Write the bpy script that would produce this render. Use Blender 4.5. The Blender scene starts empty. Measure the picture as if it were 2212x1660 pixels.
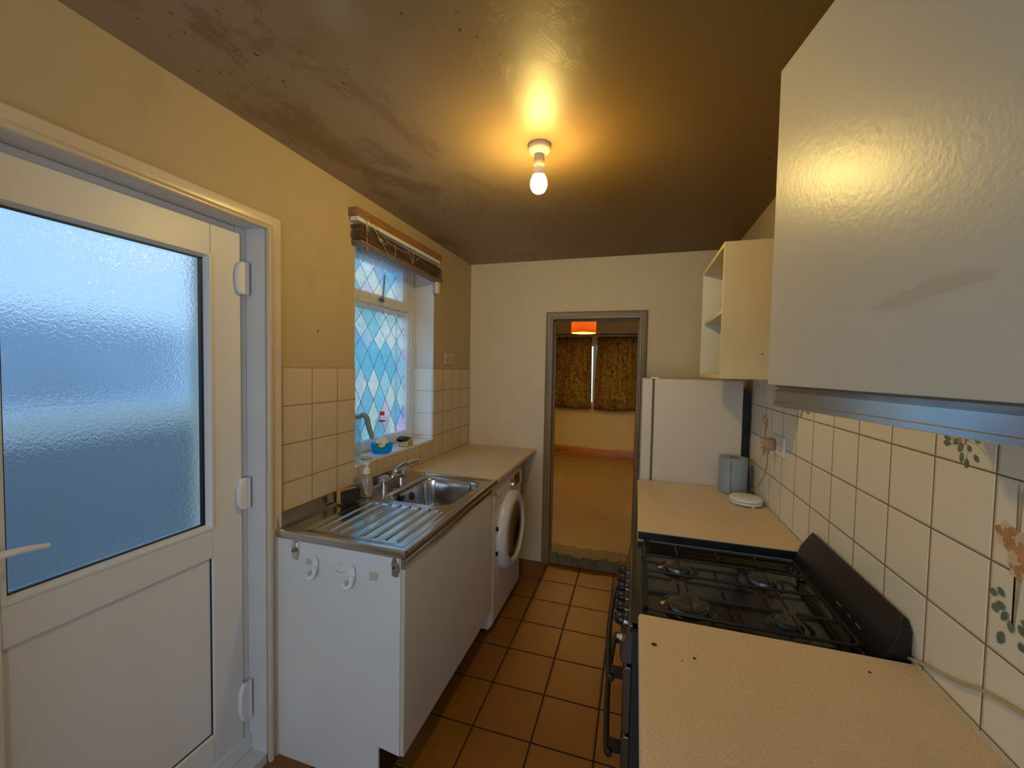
import bpy, bmesh, math, random
from mathutils import Vector, Matrix
random.seed(7)
C = bpy.context.scene
COL = C.collection

# ------------------------------------------------------------------ camera
F, YAW, PITCH, ROLL, H = 875.72, 0.29723, 0.03895, 0.01862, 1.5315
r0 = Vector((math.cos(YAW), math.sin(YAW), 0)); f0 = Vector((-math.sin(YAW), math.cos(YAW), 0)); up = Vector((0, 0, 1))
f1 = f0*math.cos(PITCH) - up*math.sin(PITCH); u1 = up*math.cos(PITCH) + f0*math.sin(PITCH)
r2 = r0*math.cos(ROLL) + u1*math.sin(ROLL); u2 = u1*math.cos(ROLL) - r0*math.sin(ROLL)
cam = bpy.data.cameras.new('camera'); cam_o = bpy.data.objects.new('camera', cam); COL.objects.link(cam_o)
cam.sensor_width = 36; cam.lens = F/2212*36; cam.clip_start = .02; cam.clip_end = 100
M = Matrix((r2, u2, -f1)).transposed().to_4x4(); M.translation = Vector((0, 0, H)); cam_o.matrix_world = M
C.camera = cam_o
C.view_settings.view_transform = 'Standard'; C.view_settings.look = 'None'
C.view_settings.gamma = 1; C.view_settings.use_curve_mapping = False
C.view_settings.exposure = 0.68
C.cycles.max_bounces = 10; C.cycles.transparent_max_bounces = 16; C.cycles.diffuse_bounces = 5
C.cycles.sample_clamp_indirect = 6

# ------------------------------------------------------------------ sky
SKY = 1.1
w = bpy.data.worlds.new('sky'); C.world = w; w.use_nodes = True
nt = w.node_tree; nt.nodes.clear()
wo = nt.nodes.new('ShaderNodeOutputWorld'); bg = nt.nodes.new('ShaderNodeBackground')
tc = nt.nodes.new('ShaderNodeTexCoord'); sx = nt.nodes.new('ShaderNodeSeparateXYZ'); cr = nt.nodes.new('ShaderNodeValToRGB')
nt.links.new(tc.outputs['Generated'], sx.inputs[0]); nt.links.new(sx.outputs['Z'], cr.inputs[0])
cr.color_ramp.elements[0].position = .0; cr.color_ramp.elements[0].color = (.58, .72, .88, 1)
cr.color_ramp.elements[1].position = .55; cr.color_ramp.elements[1].color = (.62, .80, 1.0, 1)
# overcast sky, raised towards -y to add fill through the rear window
mr = nt.nodes.new('ShaderNodeMapRange'); mr.inputs[1].default_value = -.75; mr.inputs[2].default_value = .1
mr.inputs[3].default_value = SKY*2.2; mr.inputs[4].default_value = SKY
nt.links.new(sx.outputs['Y'], mr.inputs[0]); nt.links.new(mr.outputs[0], bg.inputs[1])
nt.links.new(cr.outputs[0], bg.inputs[0]); nt.links.new(bg.outputs[0], wo.inputs[0])
BULB_E = 220.0
# daylight portals just outside each opening (they only guide the sky's own light)
def portal(x, y, z, sxx, syy, rot):
    l = bpy.data.lights.new('sky_portal', 'AREA'); l.shape = 'RECTANGLE'; l.size = sxx; l.size_y = syy
    l.cycles.is_portal = True
    o = bpy.data.objects.new('sky_portal', l); COL.objects.link(o); o.location = (x, y, z); o.rotation_euler = rot
portal(-1.62, 2.06, 1.62, 1.15, .8, (0, -math.pi/2, 0))
portal(-1.62, .78, 1.43, .95, .6, (0, -math.pi/2, 0))
portal(-.6, 7.2, 1.5, 1.5, 1.1, (-math.pi/2, 0, 0))
portal(-.35, -1.5, 1.35, 1.5, 1.7, (math.pi/2, 0, 0))

# ------------------------------------------------------------------ node helpers
class NT:
    def __init__(s, m): s.nt = m.node_tree
    def n(s, t, **k):
        o = s.nt.nodes.new(t)
        for a, v in k.items(): setattr(o, a, v)
        return o
    def l(s, a, b): s.nt.links.new(a, b)
    def math(s, op, a, b=None, c=None):
        o = s.n('ShaderNodeMath', operation=op)
        for i, v in enumerate((a, b, c)):
            if v is None: continue
            if hasattr(v, 'is_output'): s.l(v, o.inputs[i])
            else: o.inputs[i].default_value = v
        return o.outputs[0]
    def pos(s):
        g = s.n('ShaderNodeNewGeometry'); x = s.n('ShaderNodeSeparateXYZ'); s.l(g.outputs['Position'], x.inputs[0])
        return g.outputs['Position'], x.outputs
    def noise(s, vec, scale, detail=3, rough=.55, dist=0):
        o = s.n('ShaderNodeTexNoise'); o.inputs['Scale'].default_value = scale; o.inputs['Detail'].default_value = detail
        o.inputs['Roughness'].default_value = rough; o.inputs['Distortion'].default_value = dist
        if vec is not None: s.l(vec, o.inputs['Vector'])
        return o.outputs['Fac']
    def ramp(s, fac, stops):
        o = s.n('ShaderNodeValToRGB'); e = o.color_ramp.elements
        while len(e) < len(stops): e.new(.5)
        for q, (p, c) in zip(e, stops):
            q.position = p; q.color = c if len(c) == 4 else (*c, 1)
        s.l(fac, o.inputs[0]); return o.outputs[0]
    def mix(s, fac, a, b, mode='MIX'):
        o = s.n('ShaderNodeMix', data_type='RGBA', blend_type=mode)
        for i, v in ((0, fac), (6, a), (7, b)):
            if hasattr(v, 'is_output'): s.l(v, o.inputs[i])
            else: o.inputs[i].default_value = v if i == 0 else ((*v, 1) if len(v) == 3 else v)
        return o.outputs[2]
    def bump(s, h, strength=.3, dist=.002):
        o = s.n('ShaderNodeBump'); o.inputs['Strength'].default_value = strength; o.inputs['Distance'].default_value = dist
        s.l(h, o.inputs['Height']); return o.outputs[0]
    def scaled(s, vec, sc):
        o = s.n('ShaderNodeMapping'); o.inputs['Scale'].default_value = sc; s.l(vec, o.inputs[0]); return o.outputs[0]

def new_mat(name):
    m = bpy.data.materials.new(name); m.use_nodes = True
    return m, NT(m), m.node_tree.nodes['Principled BSDF']
def setc(t, inp, v):
    if hasattr(v, 'is_output'): t.l(v, inp)
    else: inp.default_value = (*v, 1) if isinstance(v, tuple) and len(v) == 3 else v
MATS = {}
def mat(name, col, rough=.5, metal=0, var=.06, vscale=6, bump=0, bscale=60, trans=0, ior=1.45, coat=0, alpha=1, spec=.5):
    """plain stuff with slight uneven tone and surface grain"""
    if name in MATS: return MATS[name]
    m, t, b = new_mat(name); P, _ = t.pos()
    if var:
        f = t.noise(P, vscale, 4)
        c = t.mix(f, tuple(max(0, v*(1-var*1.6)) for v in col), tuple(min(1, v*(1+var)) for v in col))
    else: c = col
    setc(t, b.inputs['Base Color'], c); b.inputs['Roughness'].default_value = rough; b.inputs['Metallic'].default_value = metal
    b.inputs['Transmission Weight'].default_value = trans; b.inputs['IOR'].default_value = ior
    b.inputs['Coat Weight'].default_value = coat; b.inputs['Alpha'].default_value = alpha
    b.inputs['Specular IOR Level'].default_value = spec
    if bump: t.l(t.bump(t.noise(P, bscale, 3), bump), b.inputs['Normal'])
    MATS[name] = m; return m
def emit(name, col, s):
    if name in MATS: return MATS[name]
    m, t, b = new_mat(name); b.inputs['Base Color'].default_value = (*col, 1); b.inputs['Emission Color'].default_value = (*col, 1)
    b.inputs['Emission Strength'].default_value = s; MATS[name] = m; return m

# ------------------------------------------------------------------ geometry helpers
class G:
    def __init__(s): s.bm = bmesh.new()
    def box(s, x0, x1, y0, y1, z0, z1, rot=None, piv=None):
        v = [s.bm.verts.new((x, y, z)) for x in (x0, x1) for y in (y0, y1) for z in (z0, z1)]
        for f in ((0, 1, 3, 2), (4, 6, 7, 5), (0, 4, 5, 1), (2, 3, 7, 6), (0, 2, 6, 4), (1, 5, 7, 3)):
            s.bm.faces.new([v[i] for i in f])
        if rot: bmesh.ops.rotate(s.bm, verts=v, cent=piv or ((x0+x1)/2, (y0+y1)/2, (z0+z1)/2), matrix=rot)
        return s
    def prism(s, poly, axis, a, b):
        """poly of 2-tuples in the two other axes (cyclic order x,y,z minus axis), extruded a..b"""
        def P(q, t): return {'x': (t, q[0], q[1]), 'y': (q[0], t, q[1]), 'z': (q[0], q[1], t)}[axis]
        A = [s.bm.verts.new(P(q, a)) for q in poly]; B = [s.bm.verts.new(P(q, b)) for q in poly]
        n = len(poly); s.bm.faces.new(A); s.bm.faces.new(B[::-1])
        for i in range(n): s.bm.faces.new((A[i], B[i], B[(i+1) % n], A[(i+1) % n]))
        return s
    def lathe(s, prof, c, axis='z', seg=32, sx=1, sy=1, caps=True):
        rings = []
        for r, h in prof:
            ring = []
            if r < 1e-6: ring = [s._p(c, axis, 0, 0, h)]
            else: ring = [s._p(c, axis, r*sx*math.cos(2*math.pi*i/seg), r*sy*math.sin(2*math.pi*i/seg), h) for i in range(seg)]
            rings.append(ring)
        for A, B in zip(rings, rings[1:]):
            for i in range(seg):
                a, a2 = A[i % len(A)], A[(i+1) % len(A)]; b, b2 = B[i % len(B)], B[(i+1) % len(B)]
                vs = [a, a2, b2, b]; q = []
                for x in vs:
                    if x not in q: q.append(x)
                if len(q) > 2: s.bm.faces.new(q)
        for R_ in (rings[0], rings[-1]):
            if caps and len(R_) > 2: s.bm.faces.new(R_)
        return s
    def _p(s, c, axis, a, b, h):
        d = {'z': (a, b, h), 'x': (h, a, b), 'y': (b, h, a)}[axis] if isinstance(axis, str) else tuple(axis @ Vector((a, b, h)))
        return s.bm.verts.new((c[0]+d[0], c[1]+d[1], c[2]+d[2]))
    def cyl(s, c, r, h, axis='z', seg=24): return s.lathe([(r, 0), (r, h)], c, axis, seg)
    def tube(s, pts, r, seg=8, closed=False):
        pts = [Vector(p) for p in pts]; n = len(pts); rings = []
        rr = r if isinstance(r, (list, tuple)) else [r]*n
        up_ = Vector((0, 0, 1))
        for i, p in enumerate(pts):
            t = (pts[(i+1) % n]-pts[i-1]) if closed else (pts[min(i+1, n-1)]-pts[max(i-1, 0)])
            t.normalize(); a = t.cross(up_)
            if a.length < .05: a = t.cross(Vector((1, 0, 0)))
            a.normalize(); b = t.cross(a)
            rings.append([s.bm.verts.new(p+(a*math.cos(2*math.pi*k/seg)+b*math.sin(2*math.pi*k/seg))*rr[i]) for k in range(seg)])
        m = n if closed else n-1
        for i in range(m):
            A, B = rings[i], rings[(i+1) % n]
            for k in range(seg): s.bm.faces.new((A[k], A[(k+1) % seg], B[(k+1) % seg], B[k]))
        if not closed: s.bm.faces.new(rings[0]); s.bm.faces.new(rings[-1])
        return s
    def grid(s, fn, nu, nv):
        V = [[s.bm.verts.new(fn(i/nu, j/nv)) for j in range(nv+1)] for i in range(nu+1)]
        for i in range(nu):
            for j in range(nv): s.bm.faces.new((V[i][j], V[i+1][j], V[i+1][j+1], V[i][j+1]))
        return s
    def build(s, name, m, parent=None, bevel=0, seg=2, smooth=True, solid=0, sub=0, fix=True, angle=35):
        if fix: bmesh.ops.recalc_face_normals(s.bm, faces=s.bm.faces)
        off = Vector((0, 0, 0)); p = parent
        while p is not None: off += p.location; p = p.parent
        if off.length: bmesh.ops.translate(s.bm, verts=s.bm.verts, vec=-off)
        me = bpy.data.meshes.new(name); s.bm.to_mesh(me); s.bm.free()
        for mm in (m if isinstance(m, (list, tuple)) else [m]): me.materials.append(mm)
        o = bpy.data.objects.new(name, me); COL.objects.link(o)
        if smooth:
            for f in me.polygons: f.use_smooth = True
            me.set_sharp_from_angle(angle=math.radians(angle))
        if solid:
            q = o.modifiers.new('thick', 'SOLIDIFY'); q.thickness = solid; q.offset = 0
        if bevel:
            q = o.modifiers.new('bevel', 'BEVEL'); q.width = bevel; q.segments = seg; q.limit_method = 'ANGLE'; q.angle_limit = math.radians(40)
            q.harden_normals = False
        if sub:
            q = o.modifiers.new('sub', 'SUBSURF'); q.levels = sub; q.render_levels = sub
        if parent is not None: o.parent = parent
        return o
def thing(name, label, cat, loc, group=None):
    o = bpy.data.objects.new(name, None); COL.objects.link(o); o.location = loc; o.empty_display_size = .05
    o['label'] = label; o['category'] = cat
    if group: o['group'] = group
    return o
def tag(o, label, cat, group=None):
    o['label'] = label; o['category'] = cat
    if group: o['group'] = group
    return o
def struct(o, kind=True): o['kind'] = 'structure'; return o
def sempty(name, loc=(0, 0, 0)):
    o = bpy.data.objects.new(name, None); COL.objects.link(o); o.location = loc; o['kind'] = 'structure'; return o
def arc(c, r, a0, a1, n, plane='yz', k=None):
    out = []
    for i in range(n+1):
        a = math.radians(a0+(a1-a0)*i/n); u, v = r*math.cos(a), r*math.sin(a)
        out.append({'yz': (c[0], c[1]+u, c[2]+v), 'xz': (c[0]+u, c[1], c[2]+v), 'xy': (c[0]+u, c[1]+v, c[2])}[plane])
    return out
def spline(pts, n=6):
    """catmull-rom through pts"""
    P = [Vector(p) for p in pts]; P = [P[0]*2-P[1]]+P+[P[-1]*2-P[-2]]; out = []
    for i in range(1, len(P)-2):
        for k in range(n):
            t = k/n; a, b, c, d = P[i-1:i+3]
            out.append(.5*((2*b)+(c-a)*t+(2*a-5*b+4*c-d)*t*t+(3*b-a-3*c+d)*t**3))
    out.append(P[-2]); return out
def text_bm(g, s, size, origin, ux, uy, depth=.0006):
    cu = bpy.data.curves.new('t', 'FONT'); cu.body = s; cu.size = size; cu.extrude = depth
    o = bpy.data.objects.new('t', cu); COL.objects.link(o)
    dg = bpy.context.evaluated_depsgraph_get(); me = bpy.data.meshes.new_from_object(o.evaluated_get(dg))
    ux, uy = Vector(ux), Vector(uy); uz = ux.cross(uy); o3 = Vector(origin)
    vs = [g.bm.verts.new(o3+ux*v.co.x+uy*v.co.y+uz*v.co.z) for v in me.vertices]
    for f in me.polygons:
        try: g.bm.faces.new([vs[i] for i in f.vertices])
        except ValueError: pass
    bpy.data.objects.remove(o); bpy.data.curves.remove(cu); bpy.data.meshes.remove(me)

# ------------------------------------------------------------------ dimensions
L, R, CZ, B = -1.3136, .6062, 2.3676, 3.095
WALLT = .30                                   # thickness of the outside wall on the left
DY0, DY1, DZ = .385, 1.168, 2.03             # outside door opening
WY0, WY1, WZ0, WZ1 = 1.663, 2.465, 1.040, 2.2055
OX0, OX1, OZ = -.655, .045, 1.945            # doorway in the back wall
YR = -1.3                                     # wall behind the camera
TILE = .1515

# ------------------------------------------------------------------ wall materials
def plaster(name, c0, c1, bump=.25, dirt=None):
    m, t, b = new_mat(name); P, X = t.pos()
    n1 = t.noise(P, 1.7, 5, .6); n2 = t.noise(P, 9, 4)
    c = t.mix(t.math('MULTIPLY', t.math('ADD', n1, n2), .5), c0, c1)
    if dirt:
        n3 = t.noise(t.scaled(P, (1, 1, .7)), 3.1, 6, .65)
        f = t.ramp(n3, [(.56, (0, 0, 0)), (.72, (1, 1, 1))]); c = t.mix(t.math('MULTIPLY', f, .35), c, dirt)
    t.l(c, b.inputs['Base Color']); b.inputs['Roughness'].default_value = .6
    t.l(t.bump(t.math('ADD', t.noise(P, 45, 4), t.math('MULTIPLY', t.noise(P, 5, 3), 2.0)), bump, .003), b.inputs['Normal'])
    return m
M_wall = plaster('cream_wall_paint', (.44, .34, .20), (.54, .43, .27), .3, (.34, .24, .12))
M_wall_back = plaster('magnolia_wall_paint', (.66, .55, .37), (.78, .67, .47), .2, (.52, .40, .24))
M_next = plaster('next_room_wall_paint', (.66, .56, .34), (.78, .67, .42), .1)
M_reddoor = mat('dark_red_brown_door', (.16, .05, .02), .4, var=.2)

def ceiling_mat():
    m, t, b = new_mat('stained_gloss_ceiling'); P, X = t.pos()
    fine = t.noise(P, 26, 5, .65); S = t.scaled(P, (1, .62, 1))
    mid = t.noise(t.scaled(P, (1.0, .5, 1)), 4.2, 8, .72, .5)
    c = t.mix(t.noise(P, .9, 3, .5), (.125, .068, .013), (.24, .150, .055))
    # the window side is scraped, blotchy, brown patched; its paler tone paints in the window's sheen
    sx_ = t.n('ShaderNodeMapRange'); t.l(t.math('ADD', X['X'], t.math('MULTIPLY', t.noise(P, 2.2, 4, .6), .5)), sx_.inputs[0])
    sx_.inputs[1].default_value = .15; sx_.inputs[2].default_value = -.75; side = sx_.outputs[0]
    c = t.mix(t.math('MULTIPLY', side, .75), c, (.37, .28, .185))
    br = t.ramp(mid, [(.52, (0, 0, 0)), (.60, (1, 1, 1))])
    c = t.mix(t.math('MULTIPLY', t.math('MULTIPLY', br, side), .55), c, (.16, .08, .025))
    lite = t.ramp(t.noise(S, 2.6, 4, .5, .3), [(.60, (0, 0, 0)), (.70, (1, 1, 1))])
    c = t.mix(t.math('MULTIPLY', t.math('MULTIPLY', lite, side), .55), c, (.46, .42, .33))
    sp = t.ramp(t.noise(S, 60, 2, .5), [(.68, (0, 0, 0)), (.72, (1, 1, 1))])
    zone = t.ramp(t.noise(P, 1.9, 2), [(.5, (0, 0, 0)), (.62, (1, 1, 1))])
    c = t.mix(t.math('MULTIPLY', t.math('MULTIPLY', sp, zone), .8), c, (.035, .022, .015))
    t.l(c, b.inputs['Base Color'])
    b.inputs['Roughness'].default_value = .47; b.inputs['Specular IOR Level'].default_value = .42
    peel = t.ramp(t.noise(t.scaled(P, (1.2, .6, 1)), 9, 8, .7, 1.2), [(.47, (0,)*3), (.53, (1,)*3)])
    pz = t.ramp(t.noise(P, 1.6, 3), [(.45, (0,)*3), (.6, (1,)*3)])
    h = t.math('ADD', t.math('MULTIPLY', t.math('MULTIPLY', peel, pz), .6), t.math('ADD', t.math('MULTIPLY', fine, .35), t.math('MULTIPLY', t.noise(P, 4, 3), 2.2)))
    t.l(t.bump(h, .20, .004), b.inputs['Normal']); return m
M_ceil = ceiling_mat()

def tiles(name, ua, va, u0, v0, pitch, grout_w, tile_c, grout_c, rough=.24, var=.035, bump=.6, pal=None, dirt=0):
    """square glazed tiles laid on world position; ua/va are the axes"""
    m, t, b = new_mat(name); P, X = t.pos()
    u = t.math('DIVIDE', t.math('SUBTRACT', X[ua], u0), pitch); v = t.math('DIVIDE', t.math('SUBTRACT', X[va], v0), pitch)
    def edge(q):
        f = t.math('FRACT', q); return t.math('MINIMUM', f, t.math('SUBTRACT', 1, f))
    wob = t.math('MULTIPLY', t.math('SUBTRACT', t.noise(P, 14, 2), .5), .006)
    e = t.math('ADD', t.math('MINIMUM', edge(u), edge(v)), wob)
    g = t.math('LESS_THAN', e, grout_w/pitch/2)
    hgt = t.n('ShaderNodeMapRange'); t.l(e, hgt.inputs[0]); hgt.inputs[1].default_value = grout_w/pitch/2; hgt.inputs[2].default_value = grout_w/pitch/2+.025
    cell = t.n('ShaderNodeCombineXYZ'); t.l(t.math('FLOOR', u), cell.inputs[0]); t.l(t.math('FLOOR', v), cell.inputs[1])
    wn = t.n('ShaderNodeTexWhiteNoise', noise_dimensions='3D'); t.l(cell.outputs[0], wn.inputs[0])
    n = t.noise(P, 3, 2, .5)
    base = t.mix(n, tuple(q*(1-var) for q in tile_c), tile_c)
    base = t.mix(t.math('MULTIPLY', wn.outputs[0], .5), base, pal or tuple(q*(1-var*1.5) for q in tile_c))
    if dirt:
        d = t.ramp(t.noise(P, 2.4, 6, .7), [(.5, (0,)*3), (.7, (1,)*3)]); base = t.mix(t.math('MULTIPLY', d, dirt), base, tuple(q*.45 for q in tile_c))
    gc = t.mix(t.noise(P, 7, 3), grout_c, tuple(q*.6 for q in grout_c))
    t.l(t.mix(g, base, gc), b.inputs['Base Color'])
    t.l(t.math('ADD', t.math('MULTIPLY', g, .6), t.math('ADD', rough, t.math('MULTIPLY', t.noise(P, 4, 1), .08))), b.inputs['Roughness'])
    t.l(t.bump(t.math('ADD', hgt.outputs[0], t.math('MULTIPLY', t.noise(P, 30, 2), .12)), bump, .002), b.inputs['Normal'])
    return m
M_tileL = tiles('left_wall_tiles', 'Y', 'Z', 1.237, 1.5172, TILE, .0035, (.62, .51, .37), (.28, .18, .10))
M_tileR = tiles('right_wall_tiles', 'Y', 'Z', .9102, 1.3645, TILE, .0035, (.82, .765, .63), (.27, .19, .12))
M_tileW = tiles('window_reveal_tiles', 'X', 'Z', -1.32, 1.5172, TILE, .003, (.78, .78, .74), (.5, .5, .48))
M_tileS = tiles('window_sill_tiles', 'X', 'Y', -1.30, 1.70, TILE, .003, (.78, .78, .74), (.5, .5, .48))
M_floor = tiles('terracotta_floor_tiles', 'X', 'Y', -.6252, 1.5611, .2545, .007, (.32, .125, .012), (.03, .015, .008), rough=.42, var=.3, pal=(.23, .065, .007), bump=.5, dirt=.4)
def concrete():
    m, t, b = new_mat('bare_screed_floor'); P, X = t.pos()
    n = t.noise(t.scaled(P, (1, .5, 1)), 2.2, 7, .65); s = t.ramp(t.noise(t.scaled(P, (.7, 1.4, 1)), 4, 6, .7), [(.58, (0,)*3), (.72, (1,)*3)])
    c = t.mix(n, (.26, .16, .045), (.46, .31, .11)); c = t.mix(t.math('MULTIPLY', s, .5), c, (.14, .09, .04))
    t.l(c, b.inputs['Base Color']); b.inputs['Roughness'].default_value = .42
    t.l(t.bump(t.noise(P, 20, 5), .3, .003), b.inputs['Normal']); return m
M_screed = concrete()
def wood(name, c0, c1, axis='Y', rough=.4, sc=8, knots=True):
    m, t, b = new_mat(name); P, X = t.pos()
    s = {'X': (.12, 1, 1), 'Y': (1, .12, 1), 'Z': (1, 1, .12)}[axis]
    g = t.noise(t.scaled(P, tuple(q*sc for q in s)), 3, 6, .7, 1.5)
    c = t.mix(t.ramp(g, [(.35, (0,)*3), (.65, (1,)*3)]), c0, c1)
    if knots:
        k = t.ramp(t.noise(t.scaled(P, (1, 1.5, 3)), 3.3, 1, .5), [(.70, (0,)*3), (.735, (1,)*3)]); c = t.mix(t.math('MULTIPLY', k, .7), c, tuple(q*.3 for q in c0))
    t.l(c, b.inputs['Base Color']); b.inputs['Roughness'].default_value = rough
    t.l(t.bump(g, .15, .001), b.inputs['Normal']); return m
M_skirt = wood('varnished_pine', (.34, .12, .015), (.55, .22, .03), 'X', .35)
M_blindwood = wood('stained_blind_wood', (.13, .075, .04), (.27, .165, .09), 'Y', .45, 14, False)
M_rail = wood('head_rail_wood', (.22, .10, .04), (.36, .18, .08), 'Y', .5, 14, False)
M_gloss = mat('yellowed_gloss_paint', (.66, .54, .40), .22, var=.12, vscale=5, bump=.12, bscale=25)
M_frame = mat('aged_frame_paint', (.27, .19, .085), .3, var=.15, bump=.15, bscale=30)
M_upvc = mat('white_upvc', (.76, .74, .72), .36, var=.03, bump=.02)
M_upvc_in = mat('reveal_white_paint', (.66, .64, .62), .35, var=.08, bump=.1)
M_seal = mat('black_rubber_seal', (.012, .016, .02), .5)
M_white = mat('white_laminate', (.72, .70, .67), .36, var=.05, vscale=4, bump=.05, bscale=240)
M_edge = mat('yellowed_edge_strip', (.60, .52, .38), .5, var=.1)
M_plinth = mat('dark_plinth', (.055, .03, .025), .5, var=.2)
M_alu = mat('brushed_aluminium', (.60, .60, .62), .20, 1, var=.12, vscale=14)
M_black = mat('black_plastic', (.012, .012, .013), .32)
M_chrome = mat('chrome', (.75, .76, .78), .09, 1, var=.02)
M_whitep = mat('white_plastic', (.78, .77, .74), .32, var=.03)
M_cream = mat('cream_plastic', (.70, .60, .42), .38, var=.05)
M_enamel = mat('white_enamel', (.74, .70, .69), .22, var=.03)

# ------------------------------------------------------------------ room shell
XO = L-WALLT
g = G()                                       # left wall with door and window openings (boxes around them)
g.box(XO, L, YR, DY0, 0, CZ); g.box(XO, L, DY0, DY1, DZ, CZ); g.box(XO, L, DY1, WY0, 0, CZ)
g.box(XO, L, WY0, WY1, 0, WZ0-.012); g.box(XO, L, WY0, WY1, WZ1, CZ); g.box(XO, L, WY1, B, 0, CZ)
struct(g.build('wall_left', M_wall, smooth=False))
g = G(); g.box(XO, OX0, B, B+.13, 0, CZ); g.box(OX0, OX1, B, B+.13, OZ, CZ); g.box(OX1, R+.15, B, B+.13, 0, CZ)
struct(g.build('wall_back', M_wall_back, smooth=False))
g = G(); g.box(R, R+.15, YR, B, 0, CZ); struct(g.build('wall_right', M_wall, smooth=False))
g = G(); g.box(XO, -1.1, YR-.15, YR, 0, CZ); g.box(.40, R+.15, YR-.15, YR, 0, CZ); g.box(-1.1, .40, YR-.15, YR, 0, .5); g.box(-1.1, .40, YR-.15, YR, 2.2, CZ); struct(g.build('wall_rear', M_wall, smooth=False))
g = G(); g.box(-1.1, .40, YR-.109, YR-.051, .501, .55); g.box(-1.1, .40, YR-.109, YR-.051, 2.15, 2.199)
for x in (-1.1, -.375, .35): g.box(x, x+.05, YR-.11, YR-.05, .5, 2.2)
struct(g.build('window_rear_added', M_upvc, bevel=.003))  # unseen window, added so daylight from behind reaches the cabinet end
g = G(); g.box(XO-.0, R+.15, YR-.15, B+.02, -.1, 0); struct(g.build('floor', M_floor, smooth=False))
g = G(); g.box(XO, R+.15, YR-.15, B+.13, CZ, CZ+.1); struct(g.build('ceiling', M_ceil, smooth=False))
# wall tiling, a few millimetres proud of the plaster
TL = L+.006
g = G(); g.box(L, TL, 1.226, WY0, .88, 1.5172); g.box(L, TL, WY0, WY1, .88, WZ0); g.box(L, TL, WY1, B, .88, 1.5172)
struct(g.build('trim_1', M_tileL, bevel=.0015, smooth=False))
TR = R-.006
g = G(); g.box(TR, R, -.9, 2.46, .86, 1.5165)
tr = struct(g.build('trim_2', M_tileR, smooth=False))
# printed flower motifs on some of the right hand tiles
M_leaf = mat('printed_leaf_green', (.17, .23, .17), .3, var=.35, vscale=60); M_petal = mat('printed_petal_rust', (.60, .32, .16), .3, var=.4, vscale=50)
M_petal2 = mat('printed_petal_pale', (.74, .58, .42), .3, var=.2, vscale=50); M_stem = mat('printed_stem_olive', (.44, .36, .22), .3, var=.2)
XF = TR-.0006
LC = [0]
def leafshape(g, y, z, a, ln, wd, n=8):
    LC[0] = (LC[0]+1) % 40; xo = LC[0]*.00003
    pts = []
    for i in range(n+1):
        t = i/n; pts.append((t*ln, wd*math.sin(math.pi*t)**.8))
    for i in range(n-1, 0, -1):
        t = i/n; pts.append((t*ln, -wd*math.sin(math.pi*t)**.8))
    ca, sa = math.cos(a), math.sin(a)
    g.bm.faces.new([g.bm.verts.new((XF-xo, y+ca*p-sa*q, z+sa*p+ca*q)) for p, q in pts])
def stroke(g, pts, wd):
    pts = [Vector((0, *p)) for p in pts]
    V = []
    for i, p in enumerate(pts):
        t = (pts[min(i+1, len(pts)-1)]-pts[max(i-1, 0)]).normalized(); n = Vector((0, -t.z, t.y))
        ww = wd*(1-.7*i/len(pts))
        V.append((g.bm.verts.new((XF+.0002, p.y+n.y*ww, p.z+n.z*ww)), g.bm.verts.new((XF+.0002, p.y-n.y*ww, p.z-n.z*ww))))
    for (a, b), (c, d) in zip(V, V[1:]): g.bm.faces.new((a, c, d, b))
def motif(yc, zc, kind):
    rnd = random.Random(int(yc*1000)+kind)
    gl, gp, gq, gs = G(), G(), G(), G()
    if kind == 0:       # compact spray of leaves round a pale bud
        for i in range(24):
            a = rnd.uniform(0, 2*math.pi); r = rnd.uniform(.008, .046)
            leafshape(gl, yc+r*math.cos(a)*1.15, zc+r*math.sin(a)*.75, a+rnd.uniform(-.7, .7), rnd.uniform(.012, .022), rnd.uniform(.004, .0065))
        for i in range(6): leafshape(gp if i % 2 else gq, yc+.008, zc+.004, i*math.pi/3, .016, .005)
        for i in range(9):
            a = rnd.uniform(0, 2*math.pi); stroke(gs, [(yc, zc), (yc+.03*math.cos(a), zc+.022*math.sin(a)), (yc+.055*math.cos(a+.25), zc+.042*math.sin(a+.25))], .0008)
    else:               # tall stem: grasses, rust flowers, leaves below
        s = 1.0
        for i in range(7):
            dx = rnd.uniform(-.035, .035); stroke(gs, [(yc+dx*.1, zc-.09), (yc+dx*.4, zc+.03), (yc+dx, zc+rnd.uniform(.10, .15))], .0011)
        for fx, fz, fr in ((-.012, .035, .034), (.020, .052, .026), (-.004, .004, .018)):
            for i in range(6):
                leafshape(gq if i % 2 else gp, yc+fx, zc+fz, i*math.pi/3+.3, fr, fr*.36)
            for i in range(5): leafshape(gp, yc+fx, zc+fz, i*math.pi/2.5, fr*.55, fr*.18)
        for i in range(15):
            a = rnd.uniform(-math.pi, 0.2); r = rnd.uniform(.012, .045)
            leafshape(gl, yc+r*math.cos(a)*.9, zc-.055+r*math.sin(a)*1.3, a+rnd.uniform(-.6, .6), rnd.uniform(.015, .026), rnd.uniform(.005, .008))
    for gg, nm, mm in ((gl, 'printed_leaves', M_leaf), (gp, 'printed_petals', M_petal), (gq, 'pale_petals', M_petal2), (gs, 'printed_stems', M_stem)):
        gg.build(nm, mm, tr, smooth=False, fix=False)
motif(.983, 1.412, 0); motif(1.745, 1.405, 0); motif(2.215, 1.255, 1); motif(.862, 1.215, 1)

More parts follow.
